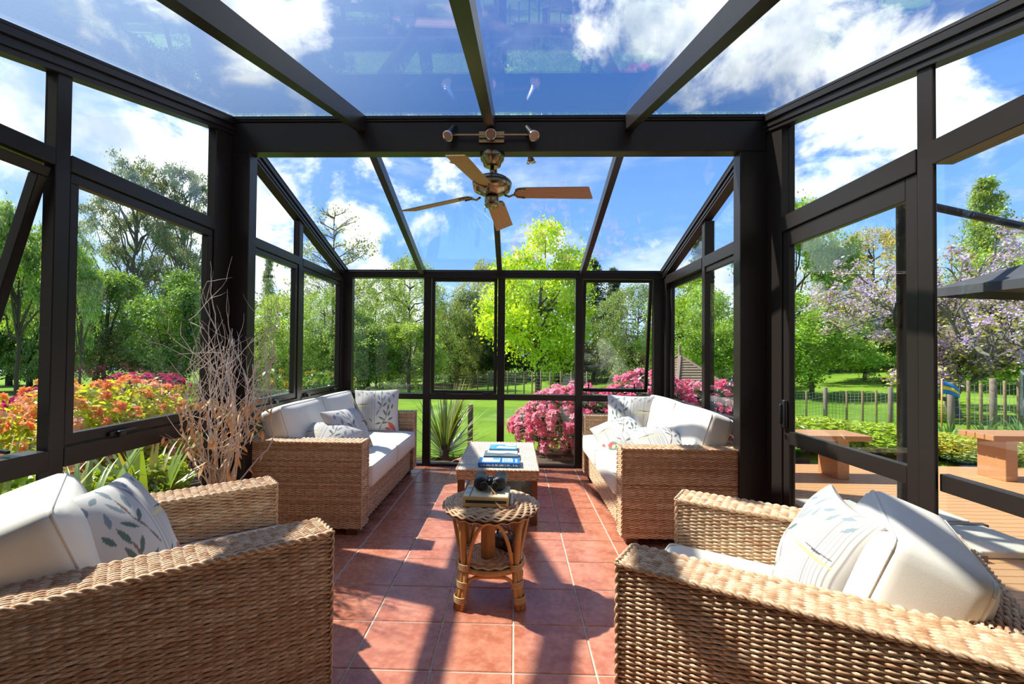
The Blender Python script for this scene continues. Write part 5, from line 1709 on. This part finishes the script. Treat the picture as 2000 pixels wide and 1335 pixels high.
# ---- strap-leaved plants: every leaf a part of its own
def strap_leaf(L, W, bend, seed, tip=1.0):
    rng = np.random.default_rng(seed)
    n = 9; V = []; F = []
    x = 0.0; z = 0.0; a = rad(88)
    for i in range(n + 1):
        t = i / n
        w = W * (0.55 + 0.45 * math.sin(PI * min(1, t * 1.25))) * (1 - t ** 3 * 0.97) / 2
        V += [(x, -w, z + w * 0.35), (x, 0, z), (x, w, z + w * 0.35)]
        x += math.cos(a) * L / n; z += math.sin(a) * L / n
        a -= rad(bend) / n * (0.4 + 1.6 * t)
    for i in range(n):
        b = 3 * i
        F += [(b, b + 3, b + 4, b + 1), (b + 1, b + 4, b + 5, b + 2)]
    return fast_mesh('leaf', V, F, rng.uniform(0.2, 0.9, len(V) // 3).repeat(3), 'blade_leaf', True)
def strap_plant(name, label, x, y, n, L, W, colr, spread=(5, 70), bend=(10, 80), base_r=0.06, seed=0, col2=None, cat='plant', group=None, avoid=None, stem=0.0):
    R = random.Random(seed)
    z = gz(x, y) + 0.02
    root = tag(empty(name, (x, y, z)), label, cat, group)
    mes = [strap_leaf(L * k, W, b_, seed + i) for i, (k, b_) in enumerate(((1.0, bend[0]), (0.9, (bend[0] + bend[1]) / 2), (0.8, bend[1]), (1.05, bend[0] + 12), (0.7, bend[1] * 0.8)))]
    o = one('crown_base', 'bark', root); o.lathe([(base_r * 0.9, -0.08), (base_r, stem), (base_r * 0.6, stem + 0.05)], 10); o.done()
    for i in range(n):
        a = i * 2.399 + R.uniform(-.2, .2)
        t = (i + 0.5) / n
        tilt = rad(spread[0] + (spread[1] - spread[0]) * t + R.uniform(-6, 6))
        if avoid is not None and math.cos(a - avoid) > 0.1:
            tilt = min(tilt, rad(12)); a = a + (PI * 0.8 if math.cos(a - avoid) > 0.6 else 0)
        o = link('leaf', mes[R.randrange(5)], root)
        o.rotation_euler = (Matrix.Rotation(a, 3, 'Z') @ Matrix.Rotation(tilt, 3, 'Y')).to_euler()
        o.location = (base_r * 0.6 * math.cos(a), base_r * 0.6 * math.sin(a), stem * (1 - 0.5 * t))
        k = R.uniform(0.8, 1.15); o.scale = (k, k, k)
        c = colr if not col2 or R.random() > 0.22 else col2
        o.color = (*c, 1)
    return root
strap_plant('spiky_cordyline', 'spiky green cordyline outside the back wall beside the sofa', -0.86, 3.92, 230, 0.84, 0.030, (0.24, 0.35, 0.045), (3, 112), (4, 48), 0.05, 31, (0.34, 0.36, 0.08), stem=0.14, avoid=-PI / 2)
GF = 'strap-leaved clumps along the left wall'
for i, (x, y, lab) in enumerate(((-2.62, -0.15, 'nearest the left edge, below the tilted sash'), (-2.62, 0.38, 'behind the cushion of the left armchair'), (-2.66, 0.92, 'behind the arm of the left armchair'), (-2.70, 1.5, 'behind the foot of the dried branches'), (-3.05, 0.10, 'in the second row under the tilted sash'), (-3.1, 1.15, 'in the second row below the azalea'))):
    strap_plant('strap_leaf_plant', 'green strap-leaved clump ' + lab, x, y, 62, 0.92, 0.052, (0.30, 0.44, 0.05), (4, 68), (25, 95), 0.06, 50 + i, (0.55, 0.46, 0.06) if i % 2 else (0.34, 0.44, 0.05), group=GF, avoid=0.0)
GA = 'agapanthus clumps along the path'
for i in range(7):
    x = 7.0 + i * 0.72; y = 6.55 + 0.09 * i
    strap_plant('agapanthus', ('agapanthus clump along the gravel path, clump next to the pennant', 'agapanthus clump second right of the pennant', 'agapanthus clump third right of the pennant', 'agapanthus clump in the middle of the row', 'agapanthus clump third from the right end of its row', 'agapanthus clump second from the right end of its row', 'agapanthus clump at the right end of its row')[i], x, y, 60, 0.52, 0.030, (0.12, 0.26, 0.045), (8, 80), (40, 110), 0.07, 80 + i, group=GA)
strap_plant('lily_clump', 'bright strap-leaved tuft between the golden shrub and the deck', 6.35, 4.35, 40, 0.42, 0.024, (0.26, 0.40, 0.06), (8, 75), (30, 90), 0.05, 95)

# ---- deck and its benches
DZ = -0.10
deck = tag(empty('deck', (1.80, 0, DZ)), 'timber deck of narrow boards outside the right wall', 'deck', kind='structure')
pb = MB(); pb.mat('deck_wood'); pb.bbox(0, 6.4, 0, 0.090, -0.025, 0, 0.003)
pmesh = pb.mesh('plank')
y = -0.95
while y < 4.02:
    link('plank', pmesh, deck, (0, y, 0)); y += 0.0955
box('joist_skirt', 'grey_wood', deck, 0.02, 6.38, -0.93, 4.04, -0.20, -0.027)
def bench(label, x0, x1, y0, y1, z1, legs):
    root = tag(empty('deck_bench', ((x0 + x1) / 2, (y0 + y1) / 2, DZ)), label, 'bench', 'timber deck benches')
    cx, cy = (x0 + x1) / 2, (y0 + y1) / 2
    n = 4; w = (y1 - y0) / n
    for i in range(n):
        box('seat_board', 'bench_wood', root, x0 - cx, x1 - cx, y0 - cy + i * w + 0.003, y0 - cy + (i + 1) * w - 0.003, z1 - DZ - 0.06, z1 - DZ, 0.004)
    for lx_ in legs:
        box('leg', 'bench_wood', root, lx_ - cx - 0.065, lx_ - cx + 0.065, y0 - cy + 0.05, y1 - cy - 0.05, 0.0, z1 - DZ - 0.061, 0.004)
bench('low timber bench outside the sliding door, before the hedge', 2.55, 3.92, 3.35, 3.78, 0.385, (2.75, 3.64))
bench('low timber bench at the right edge, before the golden shrub', 5.22, 6.75, 3.36, 3.78, 0.41, (5.46, 6.5))

# ---- cantilever parasol with slab-weighted cross base
UX, UY = 3.12, 1.95
um = tag(empty('cantilever_parasol', (UX, UY, DZ)), 'dark grey cantilever parasol standing on the deck', 'parasol')
b = MB(); b.mat('umbrella_metal')
b.bbox(-0.62, 0.62, -0.03, 0.03, 0.0, 0.045, 0.004); b.build('cross_base', um)
b = MB(); b.mat('umbrella_metal'); b.bbox(-0.03, 0.03, -0.62, 0.62, 0.001, 0.046, 0.004); b.build('cross_base', um)
o = one('mast', 'umbrella_metal', um); o.lathe([(0.052, 0.046), (0.052, 2.62), (0.056, 2.622), (0.056, 2.66), (0.045, 2.67)], 20); o.done()
o = one('crank_handle', 'black_plastic', um); o.tube([(-0.05, -0.02, 1.58), (-0.10, -0.03, 1.62), (-0.105, -0.03, 1.72), (-0.10, -0.03, 1.78), (-0.05, -0.02, 1.80)], 0.012, 8); o.done()
o = one('arm', 'umbrella_metal', um); o.tube([(0, 0, 2.62), (1.2, 0.27, 2.49), (1.75, 0.25, 2.46), (2.02, -0.30, 2.52), (1.98, -0.80, 2.52)], 0.032, 10); o.done()
tipc = Vector((0.43, 0.25)); e1 = Vector((2.6, 0.5)); e2 = Vector((0.5, -2.6))
cen = tipc + (e1 + e2) / 2
ZR, ZA = 1.94, 2.50
rim = [tipc, tipc + e2, tipc + e1 + e2, tipc + e1]
cb = MB(); cb.mat('umbrella_cloth')
V = [(p.x, p.y, ZR) for p in rim] + [(cen.x, cen.y, ZA)] + [(p.x, p.y, ZR - 0.07) for p in rim]
F = []
for k in range(4):
    j = (k + 1) % 4
    F += [(k, j, 4), (5 + k, 5 + j, j, k)]
cb.add(V, F)
cv = cb.build('canopy', um)
md = cv.modifiers.new('thick', 'SOLIDIFY'); md.thickness = 0.004
for k in range(8):
    p = rim[k // 2] if k % 2 == 0 else (rim[k // 2] + rim[(k // 2 + 1) % 4]) / 2
    o = one('rib', 'umbrella_metal', um)
    o.tube([(cen.x, cen.y, ZA - 0.05), (p.x, p.y, ZR - 0.02)], 0.011, 6); o.done()
GS = 'weight slabs in the parasol base'
for (sx, sy, lab) in ((-1, -1, 'near left'), (1, -1, 'near right'), (-1, 1, 'far left'), (1, 1, 'far right')):
    o = box('paving_slab', 'slab_stone', None, -0.25, 0.25, -0.25, 0.25, 0, 0.048, 0.006)
    o.location = (UX + sx * 0.30, UY + sy * 0.30, DZ + 0.002)
    tag(o, 'cream paving slab in the ' + lab + ' quarter of the parasol base', 'slab', GS)

# ---- gazebo
def gazebo():
    gx, gy = 4.16, 10.0
    g0 = gz(gx, gy)
    root = tag(empty('gazebo', (gx, gy, g0), rad(8)), 'hexagonal garden gazebo with a slatted wooden roof', 'gazebo')
    ze, za, R = 0.44 - g0, 1.21 - g0, 1.32
    rows = 13
    def corner(k, t):
        a = rad(60 * k)
        return Vector((R * (1 - t) * math.cos(a), R * (1 - t) * math.sin(a), ze + (za - ze) * t))
    for k in range(6):
        for r in range(rows):
            t0, t1 = r / rows, min(0.985, (r + 0.86) / rows)
            a0, b0, a1_, b1 = corner(k, t0), corner(k + 1, t0), corner(k, t1), corner(k + 1, t1)
            up = Vector((0, 0, 0.022))
            o = one('slat', 'shingle', root)
            vs_ = [a0 + up, b0 + up, b1, a1_, a0 + up * 2.1, b0 + up * 2.1, b1 + up * 0.9, a1_ + up * 0.9]
            o.add(vs_, [(0, 3, 2, 1), (4, 5, 6, 7), (0, 1, 5, 4), (1, 2, 6, 5), (2, 3, 7, 6), (3, 0, 4, 7)]); o.done()
        o = one('hip_board', 'shingle', root); bar(o, corner(k, -0.02) + Vector((0, 0, 0.055)), corner(k, 0.99) + Vector((0, 0, 0.04)), 0.075, 0.03); o.done()
        o = one('eave_board', 'grey_wood', root); bar(o, corner(k, 0.02) - Vector((0, 0, 0.03)), corner(k + 1, 0.02) - Vector((0, 0, 0.03)), 0.03, 0.10); o.done()
        p = corner(k, 0.10)
        o = one('post', 'grey_wood', root); o.bbox(p.x - 0.05, p.x + 0.05, p.y - 0.05, p.y + 0.05, -0.15, ze - 0.02, 0.005); o.done()
    o = one('finial', 'shingle', root); o.lathe([(0.06, za - 0.02), (0.05, za + 0.06), (0.025, za + 0.08), (0.045, za + 0.13), (0.03, za + 0.17), (0.035, za + 0.22), (0.008, za + 0.33)], 12); o.done()
gazebo()
# ---- lantern on a post
def lantern():
    x, y = 4.10, 7.0
    g0 = gz(x, y)
    root = tag(empty('garden_lantern', (x, y, g0)), 'black garden lantern on a post before the gazebo', 'lantern')
    o = one('post', 'black_plastic', root); o.lathe([(0.05, -0.1), (0.03, 0.02), (0.025, 0.40 - g0)], 12); o.done()
    o = one('lamp_glass', 'lantern_glass', root); o.lathe([(0.06, 0.42 - g0), (0.10, 0.66 - g0)], 6); o.done()
    o = one('cage', 'black_plastic', root)
    for k in range(6):
        a = rad(60 * k); o.tube([(0.063 * math.cos(a), 0.063 * math.sin(a), 0.42 - g0), (0.103 * math.cos(a), 0.103 * math.sin(a), 0.66 - g0)], 0.007, 5)
    o.done()
    o = one('cap', 'black_plastic', root); o.lathe([(0.15, 0.655 - g0), (0.145, 0.68 - g0), (0.07, 0.77 - g0), (0.03, 0.79 - g0), (0.035, 0.83 - g0), (0.01, 0.88 - g0)], 12); o.done()
lantern()

# ---- fences
def wire_fence(label, P, tops, rad_, big=(), wires=7, below=0.25, vert=0.16, mat='post_wood'):
    """P: post feet (x, y); tops: post top heights"""
    x0, y0 = P[0]
    root = tag(empty('wire_fence', (x0, y0, gz(x0, y0))), label, 'fence')
    o_ = Vector(root.location)
    for i, ((x, y), t) in enumerate(zip(P, tops)):
        r = rad_ * (2.0 if i in big else 1.0)
        b = one('post', 'grey_wood' if i in big else mat, root)
        b.lathe([(r, gz(x, y) - below), (r, t), (r * 0.8, t + 0.01)], 8, Matrix.Translation(Vector((x, y, 0)) - o_)); b.done()
    b = one('wire_mesh', 'wire', root)
    for i in range(len(P) - 1):
        (xa, ya), (xb, yb) = P[i], P[i + 1]
        ta, tb_ = tops[i] - 0.05, tops[i + 1] - 0.05
        ga, gb = gz(xa, ya) + 0.03, gz(xb, yb) + 0.03
        for k in range(wires + 1):
            f = k / wires
            bar(b, Vector((xa, ya, ga + (ta - ga) * f)) - o_, Vector((xb, yb, gb + (tb_ - gb) * f)) - o_, 0.005, 0.005)
        L = math.hypot(xb - xa, yb - ya); n = int(L / vert)
        for k in range(1, n):
            f = k / n
            p = Vector((xa + (xb - xa) * f, ya + (yb - ya) * f, 0)) - o_
            za, zb = ga + (gb - ga) * f, ta + (tb_ - ta) * f
            bar(b, Vector((p.x, p.y, za - o_.z)), Vector((p.x, p.y, zb - o_.z)), 0.005, 0.005, (0, 1, 0))
    m = b.done(); m['kind'] = 'stuff'
wire_fence('netting fence with round posts behind the broad-leaved hedge', [(5.6, 9.3), (6.15, 9.15), (6.69, 9.0), (7.05, 8.9), (7.42, 8.75), (7.62, 8.55), (7.80, 8.4), (7.98, 8.25), (8.5, 8.1)],
           [0.45, 0.44, 0.43, 0.53, 0.47, 0.49, 0.52, 0.60, 0.60], 0.022, (3, 7), 12, vert=0.06)
wire_fence('paling fence with many rough posts right of the sliding door', [(9.05, 8.05), (9.45, 8.1), (9.85, 8.25), (10.25, 8.4), (10.7, 8.6), (11.2, 8.8), (11.6, 9.0), (12.1, 9.1)],
           [0.72, 0.76, 0.70, 0.80, 0.74, 0.78, 0.86, 0.80], 0.03, (0, 3, 6), 6)
wire_fence('wire stock fence running behind the pink flowers', [(-2.2, 26), (-1.5, 24.6), (-0.9, 23.2), (-0.35, 22.0), (0.05, 21.0), (0.45, 20.0), (0.8, 19.2), (1.15, 18.4), (1.5, 17.6), (1.85, 16.8), (2.2, 16.2), (2.7, 15.6)],
           [gz(x, y) + 1.15 for x, y in [(-2.2, 26), (-1.5, 24.6), (-0.9, 23.2), (-0.35, 22.0), (0.05, 21.0), (0.45, 20.0), (0.8, 19.2), (1.15, 18.4), (1.5, 17.6), (1.85, 16.8), (2.2, 16.2), (2.7, 15.6)]], 0.035, (), 8, vert=0.30)
def farm_gate():
    x, y = -4.25, 32.5
    root = tag(empty('farm_gate', (x, y, gz(x, y))), 'weathered five-bar farm gate at the far end of the lawn', 'gate')
    W, H = 2.3, 1.05
    for k in range(5):
        box('rail', 'post_wood', root, 0, W, -0.02, 0.02, 0.10 + k * 0.21, 0.20 + k * 0.21)
    for xx in (0, W * 0.5, W):
        box('upright', 'post_wood', root, xx - 0.05, xx + 0.05, -0.05, -0.02, 0.05, H + 0.05)
    b = one('brace', 'post_wood', root); bar(b, (0.05, -0.04, 0.15), (W * 0.5, -0.04, H - 0.05), 0.03, 0.09); b.done()
    for xx in (-0.2, W + 0.2):
        box('gate_post', 'grey_wood', root, xx - 0.09, xx + 0.09, -0.09, 0.09, -0.2, H + 0.20)
    x, y = -1.7, 32.5
    root = tag(empty('rail_fence', (x, y, gz(x, y))), 'short timber rail fence right of the farm gate', 'fence')
    for k in range(3):
        box('rail', 'post_wood', root, 0, 2.6, -0.02, 0.02, 0.25 + k * 0.32, 0.37 + k * 0.32)
    for k in range(4):
        box('post', 'grey_wood', root, k * 0.85 - 0.06, k * 0.85 + 0.06, 0.02, 0.12, -0.2, 1.15)
    x, y = -7.4, 33.5
    root = tag(empty('rail_stack', (-9.9, 32.0, gz(-9.9, 32.0))), 'timber rail fence in the shade left of the wire pen', 'fence')
    for k in range(4):
        box('rail', 'grey_wood', root, 0, 3.2, -0.03, 0.03, 0.15 + k * 0.28, 0.27 + k * 0.28)
    for k in range(3):
        box('post', 'grey_wood', root, k * 1.6 - 0.06, k * 1.6 + 0.06, 0.03, 0.13, -0.2, 1.25)
    root = tag(empty('wire_pen', (-6.6, 33.0, gz(-6.6, 33.0))), 'low wire pen with curved netting left of the farm gate', 'pen')
    for xx in (0, 0.7, 1.4, 2.0):
        box('post', 'white_paint' if xx < 0.5 else 'post_wood', root, xx - 0.03, xx + 0.03, -0.03, 0.03, -0.1, 1.15)
    box('bottom_board', 'post_wood', root, 0, 2.0, -0.02, 0.02, 0.0, 0.30)
    b = one('netting', 'wire', root)
    for k in range(9):
        bar(b, (0, -0.01, 0.3 + k * 0.10), (2.0, -0.01, 0.3 + k * 0.10), 0.008, 0.008)
    for k in range(18):
        bar(b, (k * 0.118, -0.01, 0.3), (k * 0.118, -0.01, 1.12), 0.008, 0.008, (0, 1, 0))
    b.done()['kind'] = 'stuff'
farm_gate()
def white_gate():
    x, y = 12.9, 10.2
    root = tag(empty('white_gate', (x, y, gz(x, y)), rad(-35)), 'small white picket gate behind the paling fence', 'gate')
    for k in range(9):
        box('picket', 'white_paint', root, k * 0.12, k * 0.12 + 0.09, -0.012, 0.012, 0.05, 0.95)
    for z in (0.25, 0.75):
        box('rail', 'white_paint', root, -0.02, 1.06, 0.013, 0.04, z, z + 0.08)
    for xx in (-0.08, 1.12):
        box('gate_post', 'white_paint', root, xx - 0.05, xx + 0.05, -0.05, 0.05, -0.1, 1.15)
white_gate()
# ---- garden stake, flag, edging
b = MB(); b.mat('grey_wood'); b.bbox(-0.035, 0.035, -0.035, 0.035, gz(-0.61, 4.6) - 0.1, 0.54, 0.004)
tag(b.build('garden_post', loc=(-0.61, 4.6, 0)), 'short dark wooden post in the lawn right of the cordyline', 'post')
def pennant():
    x, y = 7.92, 7.0
    root = tag(empty('pennant', (x, y, gz(x, y))), 'small blue and yellow striped pennant on a cane', 'flag')
    o = one('cane', 'bamboo', root); o.tube([(0, 0, -0.1), (0.01, 0, 0.85 - gz(x, y))], 0.014, 7); o.done()
    for k, m in enumerate(('flag_blue', 'flag_yellow', 'flag_blue')):
        o = one('stripe', m, root)
        V = []; n = 8
        for i in range(n + 1):
            t = i / n
            zt = 0.82 - gz(x, y) - k * 0.085 - 0.05 * t + 0.02 * math.sin(5 * t)
            hh = 0.085 * (1 - 0.25 * t)
            V += [(0.01 + 0.34 * t, 0.03 * math.sin(7 * t), zt - 0.10 * t * (1 - k * 0.4)), (0.01 + 0.34 * t, 0.03 * math.sin(7 * t), zt - hh - 0.10 * t * (1 - k * 0.4))]
        o.add(V, [(2 * i, 2 * i + 1, 2 * i + 3, 2 * i + 2) for i in range(n)], True)
        ob = o.done()
        md = ob.modifiers.new('thick', 'SOLIDIFY'); md.thickness = 0.003
pennant()
for i, (x, y, lab) in enumerate(((-0.66, 3.50, 'left curved terracotta edging tile by the back wall'), (-0.50, 3.49, 'right curved terracotta edging tile by the back wall'))):
    o = one('edging_tile', 'pot_clay')
    n = 10; V = []
    for k in range(n + 1):
        a = PI * k / n
        for (r, yy) in ((0.085, 0), (0.070, 0), (0.070, 0.22), (0.085, 0.22)):
            V.append((r * math.cos(a), yy, r * math.sin(a)))
    F = []
    for k in range(n):
        for q in range(4):
            F.append((4 * k + q, 4 * k + (q + 1) % 4, 4 * k + 4 + (q + 1) % 4, 4 * k + 4 + q))
    F += [(0, 1, 2, 3), (4 * n + 3, 4 * n + 2, 4 * n + 1, 4 * n)]
    o.add(V, F, True)
    tag(o.build('edging_tile', loc=(x, y, gz(x, y) + 0.045), rot=(0, 0, rad(-25 + 30 * i))), lab, 'tile', 'terracotta edging tiles')
